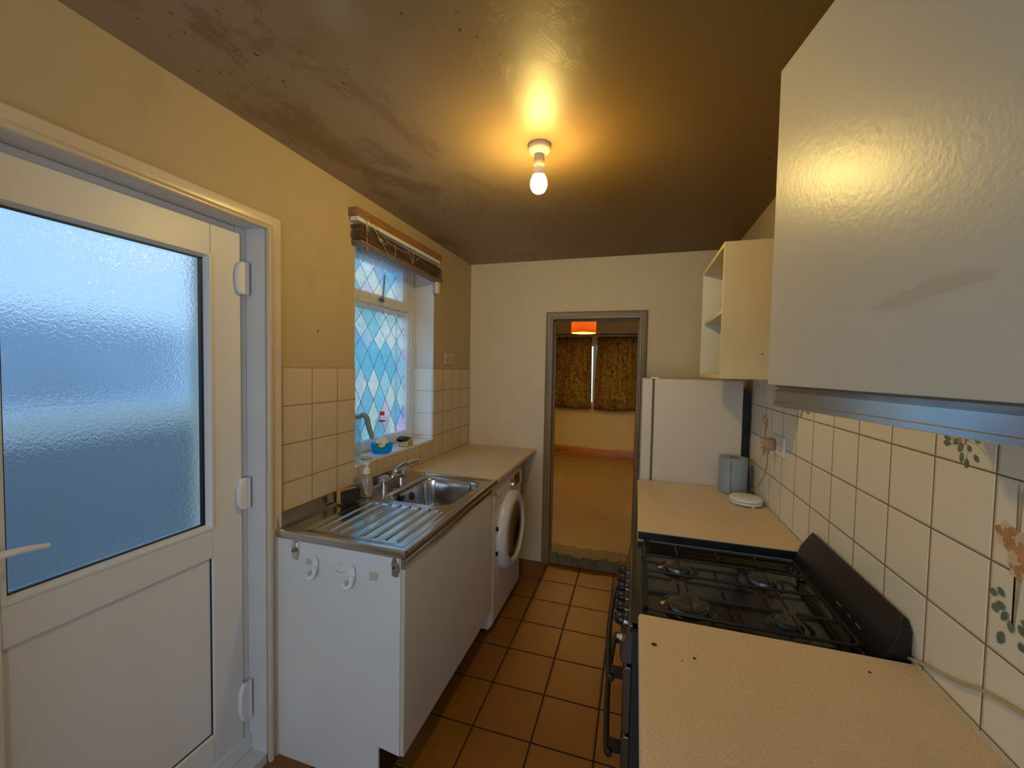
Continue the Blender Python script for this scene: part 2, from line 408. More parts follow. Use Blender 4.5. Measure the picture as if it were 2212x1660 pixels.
# ---- sill and reveal lining
g = G(); g.box(-1.50, TL+.004, WY0, WY1, WZ0-.012, WZ0); struct(g.build('trim_3', M_tileS, bevel=.002))
g = G(); g.box(-1.50, L+.001, WY1-.006, WY1, WZ0, 1.5172); g.box(-1.50, L+.001, WY0, WY0+.006, WZ0, 1.5172); struct(g.build('trim_4', M_tileW, smooth=False))
g = G(); g.box(-1.50, L+.0005, WY1-.003, WY1+.0005, 1.5172, WZ1); g.box(-1.50, L+.0005, WY0-.0005, WY0+.003, 1.5172, WZ1); g.box(-1.50, L, WY0, WY1, WZ1-.003, WZ1)
struct(g.build('trim_5', M_upvc_in, smooth=False))

# ------------------------------------------------------------------ outside door
dr = sempty('door_1', (-1.42, .78, .04))
g = G()
g.box(-1.46, -1.40, DY0, DY0+.045, .04, DZ-.002); g.box(-1.46, -1.40, 1.125, DY1-.002, .04, DZ-.002); g.box(-1.459, -1.401, DY0+.046, 1.124, 1.985, DZ-.003); g.box(-1.47, -1.385, DY0, DY1-.002, .035, .098)
g.build('door_frame', M_upvc, dr, bevel=.004)
LX = -1.394; LY0, LY1, LZ0, LZ1 = .415, 1.137, .085, 2.003
GY0, GY1, GZ0, GZ1 = .535, 1.012, .968, 1.888
PY0, PY1, PZ0, PZ1 = .535, 1.028, .209, .85
g = G()
for a in ((LY0, GY0, LZ0, LZ1), (PY1, LY1, LZ0, LZ1), (GY0, PY1, GZ1+.012, LZ1), (GY0, PY1, PZ1, GZ0-.012), (GY0, PY1, LZ0, PZ0)):
    g.box(LX-.055, LX, *a)
g.build('door_leaf', M_upvc, dr, bevel=.003)
def bead(g, y0, y1, z0, z1, w, x0, x1):      # sloped glazing bead all round an opening
    for (a, b) in (((y0, z0), (y1, z0)), ((y1, z0), (y1, z1)), ((y1, z1), (y0, z1)), ((y0, z1), (y0, z0))):
        pass
    O = [(y0, z0), (y1, z0), (y1, z1), (y0, z1)]; I = [(y0+w, z0+w), (y1-w, z0+w), (y1-w, z1-w), (y0+w, z1-w)]
    Mi = [(y0+w*.45, z0+w*.45), (y1-w*.45, z0+w*.45), (y1-w*.45, z1-w*.45), (y0+w*.45, z1-w*.45)]
    rings = [[g.bm.verts.new((x, *q)) for q in r_] for x, r_ in ((x0, O), (x1, O), (x1, Mi), (x0+.003, I), (x0-.02, I))]
    for A, B_ in zip(rings, rings[1:]):
        for i in range(4): g.bm.faces.new((A[i], A[(i+1) % 4], B_[(i+1) % 4], B_[i]))
g = G(); bead(g, GY0-.001, PY1+.001, GZ0-.014, GZ1+.014, .016, LX-.018, LX+.004); g.build('glazing_bead', M_upvc, dr, smooth=False)
g = G()
for a in ((GY0+.010, GY0+.017, GZ0, GZ1), (GY1-.008, GY1+.004, GZ0, GZ1), (GY0+.010, GY1, GZ1-.006, GZ1), (GY0+.010, GY1, GZ0, GZ0+.006)):
    g.box(LX-.028, LX-.016, *a)
g.build('glazing_seal', M_seal, dr)
def obscure():
    m, t, b = new_mat('obscure_glass'); P, X = t.pos()
    nt_ = m.node_tree; out = nt_.nodes['Material Output']; nt_.nodes.remove(b)
    h = t.math('ADD', t.noise(P, 120, 2, .5, .6), t.math('MULTIPLY', t.noise(P, 340, 1), .35))
    nrm = t.bump(h, .75, .0022)
    rf = t.n('ShaderNodeBsdfRefraction'); rf.inputs['Roughness'].default_value = .27; rf.inputs['IOR'].default_value = 1.22; rf.inputs['Color'].default_value = (.44, .62, .78, 1)
    gl = t.n('ShaderNodeBsdfGlossy'); gl.inputs['Roughness'].default_value = .12
    tl = t.n('ShaderNodeBsdfTranslucent'); tl.inputs['Color'].default_value = (.45, .60, .68, 1)
    tp = t.n('ShaderNodeBsdfTransparent')
    for q in (rf, gl, tl): t.l(nrm, q.inputs['Normal'])
    a = t.n('ShaderNodeMixShader'); a.inputs[0].default_value = .22; t.l(rf.outputs[0], a.inputs[1]); t.l(tl.outputs[0], a.inputs[2])
    c = t.n('ShaderNodeMixShader'); c.inputs[0].default_value = .06; t.l(a.outputs[0], c.inputs[1]); t.l(gl.outputs[0], c.inputs[2])
    t.l(c.outputs[0], out.inputs[0]); return m
g = G(); g.grid(lambda u, v: (LX-.030, GY0+.005+u*(GY1-GY0), GZ0+v*(GZ1-GZ0)), 2, 2); g.build('glass_pane', obscure(), dr, smooth=False)
g = G(); g.box(LX-.030, LX-.012, PY0, PY1, PZ0, PZ1); g.build('lower_panel', M_upvc, dr, bevel=.002)
g = G(); g.box(LX-.0125, LX-.0095, PY1-.0045, PY1-.0005, PZ0, PZ1); g.box(LX-.0125, LX-.0095, PY0, PY1, PZ0+.0005, PZ0+.004); g.build('panel_seal', M_seal, dr)
for z0, z1 in ((1.783, 1.900), (.988, 1.104), (.175, .318)):
    h = (z1-z0)/2; zc = (z0+z1)/2
    g = G(); pts = [(1.150, zc-h), (1.150, zc+h)]+[(1.131-.018*math.cos(math.radians(a)), zc+h*math.sin(math.radians(a))) for a in range(90, -91, -20)]
    g.prism(pts, 'x', LX, LX+.018); hg = g.build('hinge', M_whitep, dr, bevel=.003)
    G().cyl((LX+.012, 1.153, z0), .009, z1-z0, 'z', 16).build('hinge_barrel', M_whitep, hg)
g = G(); g.prism([(.462, 1.0), (.490, 1.0), (.490, 1.22), (.462, 1.22)], 'x', LX, LX+.011); hp = g.build('handle_plate', M_whitep, dr, bevel=.004)
g = G(); g.cyl((LX+.008, .476, 1.092), .011, .045, 'x', 16); pts = spline([(LX+.052, .468, 1.092), (LX+.056, .50, 1.094), (LX+.058, .55, 1.092), (LX+.056, .592, 1.085)], 5)
g.tube(pts, [.0105-.0045*(i/(len(pts)-1)) for i in range(len(pts))], 10); g.build('lever', M_whitep, hp)
# painted reveal and architrave round the door
g = G(); g.box(-1.42, L+.001, DY1-.003, DY1+.0005, .0, DZ); g.box(-1.42, L+.001, DY0-.0005, DY0+.003, 0, DZ); g.box(-1.42, L+.001, DY0, DY1, DZ-.003, DZ+.0005); g.box(-1.46, L+.001, DY0, DY1, 0, .035)
struct(g.build('trim_6', M_upvc_in, smooth=False))
def archi(path_out, w_, d, x, sgn=1):        # moulded architrave round three sides on an x plane
    pass
def archi_ring(g, prof, rect, place):
    """mitred moulding: prof [(offset outwards, height off wall)], rect (a0,a1,top); place(a,z,h)->xyz"""
    a0, a1, tp = rect; rows = []
    for off, hh in prof:
        rows.append([g.bm.verts.new(place(*q, hh)) for q in ((a0-off, 0), (a0-off, tp+off), (a1+off, tp+off), (a1+off, 0))])
    for A, B_ in zip(rows, rows[1:]):
        for i in range(3): g.bm.faces.new((A[i], A[i+1], B_[i+1], B_[i]))
    for i in (0, 3): g.bm.faces.new([r_[i] for r_ in rows])
prof = [(0, 0), (0, .012), (.006, .018), (.014, .018), (.020, .012), (.038, .016), (.048, .020), (.053, .016), (.053, 0)]
g = G(); archi_ring(g, prof, (DY0+.006, DY1+.002, DZ-.008), lambda a, z, h: (L+h, a, z)); struct(g.build('trim_7', M_gloss, smooth=True, angle=50))
prof2 = [(-.012, -.125), (-.012, 0), (0, 0), (0, .014), (.008, .02), (.018, .02), (.022, .012), (.042, .016), (.050, .02), (.056, .014), (.056, 0)]
g = G(); archi_ring(g, prof2[2:], (OX0+.034, OX1-.034, OZ-.034), lambda a, z, h: (a, B-h, z)); struct(g.build('trim_8', M_frame, smooth=True, angle=50))
g = G()   # jamb lining with a stop bead
for x0, x1 in ((OX0, OX0+.03), (OX1-.03, OX1)): g.box(x0, x1, B-.002, B+.132, 0, OZ)
g.box(OX0, OX1, B-.002, B+.132, OZ-.03, OZ); g.box(OX0+.03, OX0+.042, B+.05, B+.09, 0, OZ-.03); g.box(OX1-.042, OX1-.03, B+.05, B+.09, 0, OZ-.03); g.box(OX0+.03, OX1-.03, B+.05, B+.09, OZ-.042, OZ-.03)
struct(g.build('trim_9', M_frame, bevel=.002))
# rough concrete step up into the next room
M_step = plaster('broken_concrete', (.10, .075, .035), (.24, .18, .09), 1.0)
rnd = random.Random(3)
g = G()
def stepf(u, v):
    x = OX0+.03+u*(OX1-OX0-.06); j = .010*math.sin(9*u+1)+.008*math.sin(31*u)+.006*math.sin(77*u)
    if v < .5: return (x, B+.010+j*.8*(v*2), v*2*(.082+j*.4))
    return (x, B+.010+j+(v-.5)*2*.17, .082+j*.4*(1-(v-.5)*2))
g.grid(stepf, 60, 8); struct(g.build('trim_10', M_step, smooth=True, fix=False))

# ------------------------------------------------------------------ next room
NY, NZ, NC = 6.80, .08, 2.385
g = G(); g.box(-2.6, -1.55, NY, NY+.15, 0, NC); g.box(.30, 1.6, NY, NY+.15, 0, NC); g.box(-1.55, .30, NY, NY+.15, 0, .95); g.box(-1.55, .30, NY, NY+.15, 1.96, NC)
struct(g.build('wall_far', M_next, smooth=False))
g = G(); g.box(-2.75, -2.6, B+.13, NY+.15, 0, NC); struct(g.build('wall_far_left', M_next, smooth=False))
g = G(); g.box(1.6, 1.75, B+.13, NY+.15, 0, NC); struct(g.build('wall_far_right', M_next, smooth=False))
g = G(); g.box(-2.75, XO, B, B+.13, 0, NC); g.box(R+.15, 1.75, B, B+.13, 0, NC); struct(g.build('wall_far_near', M_next, smooth=False))
g = G(); g.box(-2.75, 1.75, B+.12, NY+.15, -.1, NZ); struct(g.build('floor.001', M_screed, smooth=False))
g = G(); g.box(-2.75, 1.75, B+.13, NY+.15, NC, NC+.1); struct(g.build('ceiling.001', mat('next_ceiling_paint', (.72, .66, .55), .6, var=.05), smooth=False))
g = G(); g.prism([(NY-.02, NZ), (NY, NZ), (NY, NZ+.165), (NY-.006, NZ+.165), (NY-.014, NZ+.15), (NY-.02, NZ+.14)], 'x', -2.6, 1.6); struct(g.build('baseboard_far', M_skirt))
wn = sempty('window_2', (-.62, NY+.05, .95))
g = G(); g.box(-1.55, .30, NY+.021, NY+.079, .95, .99); g.box(-1.55, .30, NY+.021, NY+.079, 1.92, 1.959)
for x in (-1.55, -.69, .25): g.box(x, x+.05, NY+.02, NY+.08, .95, 1.96)
g.build('window_frame', M_upvc, wn)
g = G(); g.box(-1.5, .25, NY+.045, NY+.05, .99, 1.92); g.build('glass_pane', mat('clear_glass_far', (.85, .95, .92), .0, trans=0, alpha=.12, var=0), wn)
g = G(); g.box(-1.58, .33, NY-.03, NY+.03, .925, .95); g.build('window_sill', M_upvc, wn, bevel=.004)
M_cord = mat('beige_cord', (.48, .36, .22), .8)
M_pole = mat('black_pole', (.02, .016, .014), .4)
cp = thing('curtain_pole', 'thin black curtain pole with white rings above the far window', 'curtain pole', (-.62, NY-.08, 2.09))
G().tube([(-1.42, NY-.08, 2.105), (.17, NY-.08, 2.105)], .009, 12).build('pole', M_pole, cp)
for x in (-1.42, .17): G().lathe([(0, -.022), (.014, -.012), (.016, 0), (.012, .012), (0, .022)], (x, NY-.08, 2.105), 'x', 14).build('finial', M_pole, cp)
def curtain_mat():
    m, t, b = new_mat('floral_curtain'); P, X = t.pos()
    v = t.n('ShaderNodeTexVoronoi'); v.inputs['Scale'].default_value = 17; t.l(P, v.inputs['Vector'])
    n = t.noise(P, 22, 4, .7, 1.5)
    c = t.ramp(n, [(.36, (.12, .06, .018)), (.48, (.36, .21, .05)), (.56, (.62, .42, .14)), (.66, (.26, .17, .05))])
    red = t.ramp(t.noise(P, 9, 2), [(.60, (0,)*3), (.66, (1,)*3)]); c = t.mix(t.math('MULTIPLY', red, .6), c, (.42, .10, .03))
    gr = t.ramp(v.outputs['Distance'], [(.1, (1,)*3), (.2, (0,)*3)]); c = t.mix(t.math('MULTIPLY', gr, .45), c, (.12, .14, .05))
    out = m.node_tree.nodes['Material Output']; t.l(c, b.inputs['Base Color']); b.inputs['Roughness'].default_value = .9
    tr_ = t.n('ShaderNodeBsdfTranslucent'); t.l(c, tr_.inputs[0]); mx = t.n('ShaderNodeMixShader'); mx.inputs[0].default_value = .62
    t.l(b.outputs[0], mx.inputs[1]); t.l(tr_.outputs[0], mx.inputs[2]); t.l(mx.outputs[0], out.inputs[0]); return m
M_cur = curtain_mat()
def curtain(x0, x1, z0, z1, flare, lab, seed):
    th = thing('curtain', lab, 'curtain', ((x0+x1)/2, NY-.08, z0))
    def f(u, v):
        z = z0+(z1-z0)*v; sag = .012*math.sin(6*u+seed); e = flare*(1-v)
        x = x0-e[0]*1 if False else x0+(x1-x0)*u
        x += (u-.5)*2*0
        x += (-flare[0]*(1-u)+flare[1]*u)*(1-v)
        a = .022+.010*math.sin(seed+u*5)
        return (x, NY-.08+a*math.sin(u*2*math.pi*8.5+.7*math.sin(v*3+seed))+.004*math.sin(40*u), z+(sag if v < .01 else 0))
    class FF(tuple): pass
    G().grid(lambda u, v: f2(u, v), 130, 24).build('cloth', M_cur, th, solid=.003, fix=False) if False else None
    g = G()
    def f2(u, v):
        z = z0+(z1-z0)*v; sag = .012*math.sin(6*u+seed)*(1-v)
        x = x0+(x1-x0)*u+(-flare[0]*(1-u)+flare[1]*u)*(1-v)
        a = .020+.009*math.sin(seed+u*5)
        return (x, NY-.08+a*math.sin(u*2*math.pi*8.5+.7*math.sin(v*3+seed))+.004*math.sin(40*u), z+sag)
    g.grid(f2, 130, 24); g.build('curtain_cloth', M_cur, th, solid=.003, fix=False)
    for i in range(9):
        x = x0+.02+(x1-x0-.04)*i/8
        G().tube(arc((x, NY-.08, 2.098), .017, 0, 360, 16, 'yz')[:-1], .0022, 6, True).build('curtain_ring', M_whitep, th)
for _f in (0,):
    curtain(-1.335, -.712, .885, 2.068, (.02, .018), 'left brown floral curtain half drawn over the far window', 1.0)
    curtain(-.615, .07, .875, 2.068, (.045, .02), 'right brown floral curtain half drawn over the far window', 2.3)
ps = thing('pendant_lamp', 'orange drum shade pendant glowing in the room beyond the doorway', 'lamp', (-.63, 5.0, NC))
M_shade = emit('orange_drum_shade', (.0, .0, .0), 0) if False else None
m, t, b = new_mat('orange_fabric_shade'); out = m.node_tree.nodes['Material Output']; b.inputs['Base Color'].default_value = (.55, .24, .07, 1)
tl = t.n('ShaderNodeBsdfTranslucent'); tl.inputs[0].default_value = (.75, .36, .09, 1); mx = t.n('ShaderNodeMixShader'); mx.inputs[0].default_value = .16
t.l(b.outputs[0], mx.inputs[1]); t.l(tl.outputs[0], mx.inputs[2]); t.l(mx.outputs[0], out.inputs[0])
G().lathe([(.147, 1.975), (.150, 1.98), (.150, 2.155), (.147, 2.16), (.147, 1.975)], (-.63, 5.0, 0), 'z', 40, caps=False).build('lamp_shade', m, ps, solid=0)
mdf = mat('diffuser_glass', (.9, .75, .4), .5, var=0)
G().tube([(-.63, 5, NC), (-.63, 5, 2.12)], .004, 8).build('flex', M_whitep, ps)
G().lathe([(0, 0), (.045, 0), (.045, -.02), (.02, -.035), (0, -.035)], (-.63, 5, NC), 'z', 24).build('ceiling_rose', M_whitep, ps)
G().lathe([(0, -.035), (.022, -.028), (.032, 0), (.025, .03), (.012, .055), (0, .055)], (-.63, 5, 2.07), 'z', 20).build('bulb', emit('far_bulb_glow', (1, .68, .20), 430), ps)
do = struct(G().build('door_2', M_skirt)) if False else None
ddo = sempty('door_2', (OX1-.03, B+.14, NZ))
g = G(); g.box(OX1-.046, OX1-.008, B+.135, B+.86, NZ+.006, OZ-.04); dl = g.build('door_leaf', M_reddoor, ddo, bevel=.002)

# ------------------------------------------------------------------ kitchen window
w1 = sempty('window_1', (-1.49, 2.06, WZ0))
FX0, FX1 = -1.54, -1.465
g = G(); g.box(FX0, FX1, WY0, WY0+.085, WZ0, WZ1); g.box(FX0, FX1, 2.385, WY1, WZ0, WZ1); g.box(FX0, FX1, WY0+.0855, 2.3845, WZ0, WZ0+.065); g.box(FX0, FX1, WY0+.0855, 2.3845, 2.165, WZ1)
g.box(FX0, FX1, WY0+.0855, 2.3845, 1.862, 1.884); g.build('window_frame', M_upvc, w1, bevel=.004)
g = G()
for a in ((1.748, 1.80, 1.885, 2.18), (2.30, 2.385, 1.885, 2.18), (1.8005, 2.2995, 2.135, 2.18), (1.8005, 2.2995, 1.885, 1.945)): g.box(-1.525, -1.448, *a)
sh = g.build('top_sash', M_upvc, w1, bevel=.003)
g = G(); g.box(-1.448, -1.43, 2.04, 2.07, 1.905, 1.925); g.tube(spline([(-1.432, 2.055, 1.915), (-1.425, 2.06, 1.99), (-1.425, 2.065, 2.06)], 6), .005, 8); g.build('sash_handle', M_black, sh)
def stained(name, split):
    m, t, b = new_mat(name); P, X = t.pos(); nt_ = m.node_tree; out = nt_.nodes['Material Output']; nt_.nodes.remove(b)
    # leaded diamonds: squarish above, taller lower down
    zz = t.math('SUBTRACT', X['Z'], 1.62); below = t.math('LESS_THAN', zz, 0)
    k = t.math('ADD', 1.0, t.math('MULTIPLY', below, -.30))
    z2 = t.math('MULTIPLY', zz, k)
    a = t.math('DIVIDE', t.math('ADD', X['Y'], t.math('MULTIPLY', z2, .86)), .118)
    c = t.math('DIVIDE', t.math('SUBTRACT', X['Y'], t.math('MULTIPLY', z2, .86)), .118)
    def edge(q):
        f = t.math('FRACT', q); return t.math('MINIMUM', f, t.math('SUBTRACT', 1, f))
    lead = t.math('LESS_THAN', t.math('MINIMUM', edge(a), edge(c)), .024)
    cell = t.n('ShaderNodeCombineXYZ'); t.l(t.math('FLOOR', a), cell.inputs[0]); t.l(t.math('FLOOR', c), cell.inputs[1])
    wn_ = t.n('ShaderNodeTexWhiteNoise', noise_dimensions='3D'); t.l(cell.outputs[0], wn_.inputs[0])
    cr_ = t.n('ShaderNodeValToRGB'); cr_.color_ramp.interpolation = 'CONSTANT'; e = cr_.color_ramp.elements
    cols = [(0, (.74, .92, 1)), (.22, (.16, .62, 1)), (.42, (.78, .93, 1)), (.52, (.18, .72, 1)), (.66, (.45, .80, 1)), (.76, (.78, .66, 1)), (.86, (.95, .95, .62)), (.90, (.22, .48, 1))]
    while len(e) < len(cols): e.new(.5)
    for q, (p_, cc) in zip(e, cols): q.position = p_; q.color = (*cc, 1)
    t.l(wn_.outputs[0], cr_.inputs[0])
    swirl = t.ramp(t.noise(P, 55, 4, .6, 1.6), [(.38, (.75,)*3), (.58, (1,)*3)])
    col = t.mix(1.0, cr_.outputs[0], swirl, 'MULTIPLY')
    tp = t.n('ShaderNodeBsdfTransparent'); t.l(col, tp.inputs[0])
    tl_ = t.n('ShaderNodeBsdfTranslucent'); t.l(col, tl_.inputs[0])
    gl = t.n('ShaderNodeBsdfGlossy'); gl.inputs['Roughness'].default_value = .1
    ld = t.n('ShaderNodeBsdfDiffuse'); ld.inputs[0].default_value = (.05, .055, .06, 1)
    a_ = t.n('ShaderNodeMixShader'); a_.inputs[0].default_value = .3; t.l(tp.outputs[0], a_.inputs[1]); t.l(tl_.outputs[0], a_.inputs[2])
    b_ = t.n('ShaderNodeMixShader'); b_.inputs[0].default_value = .05; t.l(a_.outputs[0], b_.inputs[1]); t.l(gl.outputs[0], b_.inputs[2])
    c_ = t.n('ShaderNodeMixShader'); t.l(lead, c_.inputs[0]); t.l(b_.outputs[0], c_.inputs[1]); t.l(ld.outputs[0], c_.inputs[2])
    t.l(c_.outputs[0], out.inputs[0]); return m
M_st = stained('leaded_coloured_glass', 1.62)
g = G(); g.grid(lambda u, v: (-1.50, 1.79+u*.52, 1.94+v*.20), 2, 2); g.build('glass_pane', M_st, w1, smooth=False)
g = G(); g.grid(lambda u, v: (-1.495, 1.74+u*.655, 1.10+v*.77), 2, 2); g.build('glass_pane', M_st, w1, smooth=False)
# net curtain
def lace():
    m, t, b = new_mat('white_lace_net'); P, X = t.pos(); nt_ = m.node_tree; out = nt_.nodes['Material Output']; nt_.nodes.remove(b)
    v = t.n('ShaderNodeTexVoronoi'); v.inputs['Scale'].default_value = 42; t.l(t.scaled(P, (.3, 1, .8)), v.inputs['Vector'])
    pat = t.ramp(t.noise(t.scaled(P, (.3, 1, .8)), 26, 2, .5, 1.5), [(.50, (0,)*3), (.58, (1,)*3)])
    hem = t.math('GREATER_THAN', X['Z'], 2.09)
    d = t.math('MINIMUM', 1.0, t.math('ADD', t.math('ADD', .22, t.math('MULTIPLY', pat, .15)), t.math('MULTIPLY', hem, .25)))
    tp = t.n('ShaderNodeBsdfTransparent'); tl_ = t.n('ShaderNodeBsdfTranslucent'); tl_.inputs[0].default_value = (.93, .95, .98, 1)
    df = t.n('ShaderNodeBsdfDiffuse'); df.inputs[0].default_value = (.8, .82, .85, 1)
    a_ = t.n('ShaderNodeMixShader'); a_.inputs[0].default_value = .2; t.l(tl_.outputs[0], a_.inputs[1]); t.l(df.outputs[0], a_.inputs[2])
    c_ = t.n('ShaderNodeMixShader'); t.l(d, c_.inputs[0]); t.l(tp.outputs[0], c_.inputs[1]); t.l(a_.outputs[0], c_.inputs[2])
    t.l(c_.outputs[0], out.inputs[0]); return m
M_lace = lace()
nc = thing('net_curtain', 'sheer white patterned net curtain hanging inside the leaded kitchen window', 'curtain', (-1.42, 2.06, WZ0))
def netf(u, v):                               # one wide sheet, gathers at its right end
    y = WY0+.012+u*(WY1-WY0-.03); z = 1.055+v*1.10
    amp = .004+.010*max(0, (u-.62)/.38)
    x = -1.434+amp*.8*math.sin(u*2*math.pi*(7+7*u))+.004*math.sin(3*v+u*8)
    y -= .05*max(0, u-.80)*5*(v)**2*.9
    return (x, y, z+.006*math.sin(u*60)*(1 if v > .98 else 0))
G().grid(netf, 160, 30).build('net_sheet', M_lace, nc, fix=False)
def netf2(u, v):                              # second layer swept to the left side lower down
    y = WY0+.012+u*(.10+.42*(v**1.3)); z = 1.06+v*1.09
    return (-1.424+.005*math.sin(u*22+v*2), y, z)
G().grid(netf2, 40, 30).build('net_sheet', M_lace, nc, fix=False)
G().tube([(-1.42, WY0+.008, 2.155), (-1.42, WY1-.008, 2.155)], .004, 8).build('curtain_wire', M_whitep, nc)

# ------------------------------------------------------------------ blind
bl = thing('venetian_blind', 'raised brown wooden slatted blind with tangled cords above the kitchen window', 'blind', (-1.28, 2.04, 2.13))
BX0, BX1, BY0, BY1 = L+.002, -1.262, 1.615, 2.47
g = G(); g.box(BX0, BX1, BY0, BY1, 2.232, 2.272); g.build('head_rail', M_rail, bl, bevel=.003)
g = G(); g.box(BX0+.004, BX1-.004, BY0+.008, BY1-.02, 2.212, 2.231); g.build('rail_lining', M_whitep, bl)
for i in range(9):
    t0 = 2.196-i*.0075; sl = -.004*i
    g = G(); dz0 = random.uniform(-.002, .002); z1 = t0+sl-.012*(i/8)*1
    v = [(BX0+.006+random.uniform(0, .004), BX1+.006+random.uniform(-.003, .005))]
    x0, x1 = v[0]
    a, bq = BY0+.018+random.uniform(-.006, .006), BY1-.005+random.uniform(-.01, .01)
    vs = []
    for (y, z) in ((a, t0), (bq, t0-.018-.003*i)):
        for (x, dz) in ((x0, 0), ((x0+x1)/2, .0025), (x1, 0), (x1, -.0035), ((x0+x1)/2, -.001), (x0, -.0035)): vs.append(g.bm.verts.new((x, y, z+dz)))
    g.bm.faces.new(vs[:6]); g.bm.faces.new(vs[6:][::-1])
    for k in range(6): g.bm.faces.new((vs[k], vs[(k+1) % 6], vs[6+(k+1) % 6], vs[6+k]))
    g.build('slat', M_blindwood, bl)
g = G(); g.box(BX0+.004, BX1+.008, BY0+.02, BY1-.0, 2.100, 2.116, Matrix.Rotation(-.026, 3, 'X')); g.build('bottom_rail', M_blindwood, bl, bevel=.003)
def cord(pts, r=.0016, nm='cord'): return G().tube(spline(pts, 6), r, 6).build(nm, M_cord, bl)
CX = BX1+.012
cord([(CX-.01, 1.668, 2.235), (CX, 1.670, 2.20), (CX+.004, 1.664, 2.16), (CX+.002, 1.667, 2.11)])
G().lathe([(.0025, 0), (.0055, -.004), (.010, -.028), (.009, -.033), (0, -.033)], (CX+.002, 1.667, 2.112), 'z', 14).build('cord_acorn', M_rail, bl)
cord([(CX, 1.665, 2.20), (CX+.006, 1.655, 2.185), (CX+.008, 1.668, 2.172), (CX+.004, 1.680, 2.185), (CX+.002, 1.668, 2.20), (CX+.006, 1.660, 2.175)])
cord([(CX, 1.675, 2.232), (CX+.004, 1.72, 2.20), (CX+.006, 1.765, 2.160), (CX+.004, 1.80, 2.138), (CX+.003, 1.86, 2.095), (CX+.003, 1.90, 2.115), (CX, 1.91, 2.175)])
cord([(CX, 1.68, 2.228), (CX+.003, 1.74, 2.185), (CX+.003, 1.79, 2.155), (CX+.004, 1.825, 2.155), (CX+.003, 1.82, 2.17)])
cord([(CX+.004, 1.755, 2.16), (CX+.010, 1.765, 2.150), (CX+.010, 1.78, 2.158), (CX+.006, 1.77, 2.168), (CX+.004, 1.757, 2.158)], .0022)
cord([(CX-.002, 1.73, 2.225), (CX, 1.84, 2.175), (CX, 2.00, 2.168), (CX-.002, 2.16, 2.205)], .0014)
cord([(CX-.002, 2.02, 2.20), (CX, 2.075, 2.14), (CX, 2.085, 2.12), (CX, 2.09, 2.16), (CX-.002, 2.09, 2.195)], .0014)
cord([(CX-.002, 2.12, 2.15), (CX, 2.14, 2.16), (CX-.002, 2.16, 2.18)], .0014)
g = G(); g.prism([(2.425, 2.135), (2.455, 2.14), (2.47, 2.10), (2.455, 2.03), (2.44, 2.015), (2.428, 2.03)], 'x', BX1-.03, BX1-.002); g.build('end_bracket', M_cream, bl, bevel=.002)
g = G(); g.prism([(2.458, 2.13), (2.50, 2.12), (2.485, 2.085), (2.47, 2.05)], 'x', BX1-.028, BX1-.006); g.build('bracket_flap', M_rail, bl, bevel=.001)

# ------------------------------------------------------------------ worktops
def worktop_mat():
    m, t, b = new_mat('speckled_worktop'); P, X = t.pos()
    s = t.ramp(t.noise(P, 520, 2, .5), [(.36, (.60, .45, .27)), (.50, (.72, .56, .36)), (.64, (.78, .63, .43))])
    st = t.ramp(t.noise(P, 3, 5, .6), [(.5, (0,)*3), (.75, (1,)*3)]); s = t.mix(t.math('MULTIPLY', st, .25), s, (.40, .28, .17))
    t.l(s, b.inputs['Base Color']); b.inputs['Roughness'].default_value = .38
    t.l(t.bump(t.noise(P, 200, 3), .15, .0006), b.inputs['Normal']); return m
M_top = worktop_mat()
M_topedge = mat('worktop_rolled_edge', (.70, .62, .52), .35, var=.06, vscale=120)
SX = -.7373; SZ = .8991; SY0, SY1 = 1.201, 2.1466
def roll_top(x_wall, x_front, y0, y1, zt, th=.03):
    s = 1 if x_front > x_wall else -1; r = .010; pts = [(x_wall, zt-th), (x_wall, zt)]
    for a in range(0, 91, 15): pts.append((x_front-s*r+s*r*math.sin(math.radians(a)), zt-r+r*math.cos(math.radians(a))))
    for a in range(0, 91, 30): pts.append((x_front-s*.006+s*.006*math.cos(math.radians(a)), zt-th+.006-.006*math.sin(math.radians(a))))
    g = G(); g.prism(pts, 'y', y0, y1); return g
tag(roll_top(TL, SX, SY1+.003, B-.002, SZ).build('worktop', M_top), 'speckled beige worktop between the sink and the back wall', 'worktop')
wt = roll_top(TR, .0228, 1.650, 2.440, .9025).build('worktop', M_top); tag(wt, 'speckled beige worktop between the cooker and the fridge', 'worktop')
g = G(); g.box(.024, TR, 1.6435, 1.650, .872, .900); g.build('end_strip', M_black, wt)
wn_ = roll_top(TR, .0228, -.75, 1.0805, .9025).build('worktop', M_top); tag(wn_, 'speckled beige worktop in the right foreground with small screw holes', 'worktop')
g = G(); g.box(.026, TR, 1.0805, 1.0825, .874, .9015); g.build('edge_strip', M_alu, wn_)
M_hole = mat('dark_screw_hole', (.05, .03, .015), .7)
for x, y, r in ((.057, .967, .007), (.14, .948, .0035), (.49, 1.022, .0032), (.113, .932, .0015)):
    G().cyl((x, y, .9026), r, .0004, 'z', 16).build('screw_hole', M_hole, wn_)
G().tube(arc((.057, .967, .9029), .007, 0, 360, 20, 'xy')[:-1], .0007, 6, True).build('screw_rim', M_edge, wn_)
# sealant bead along the right worktops
M_seal2 = mat('yellowed_sealant', (.62, .55, .38), .5, var=.15, vscale=30)
for wq, y0, y1 in ((wn_, -.6, 1.06), (wt, 1.68, 2.43)):
    pts = [(TR-.002, y0+(y1-y0)*i/40, .9035+.0012*math.sin(i*1.7)) for i in range(41)]
    G().tube(pts, .0035, 8).build('sealant', M_seal2, wq)

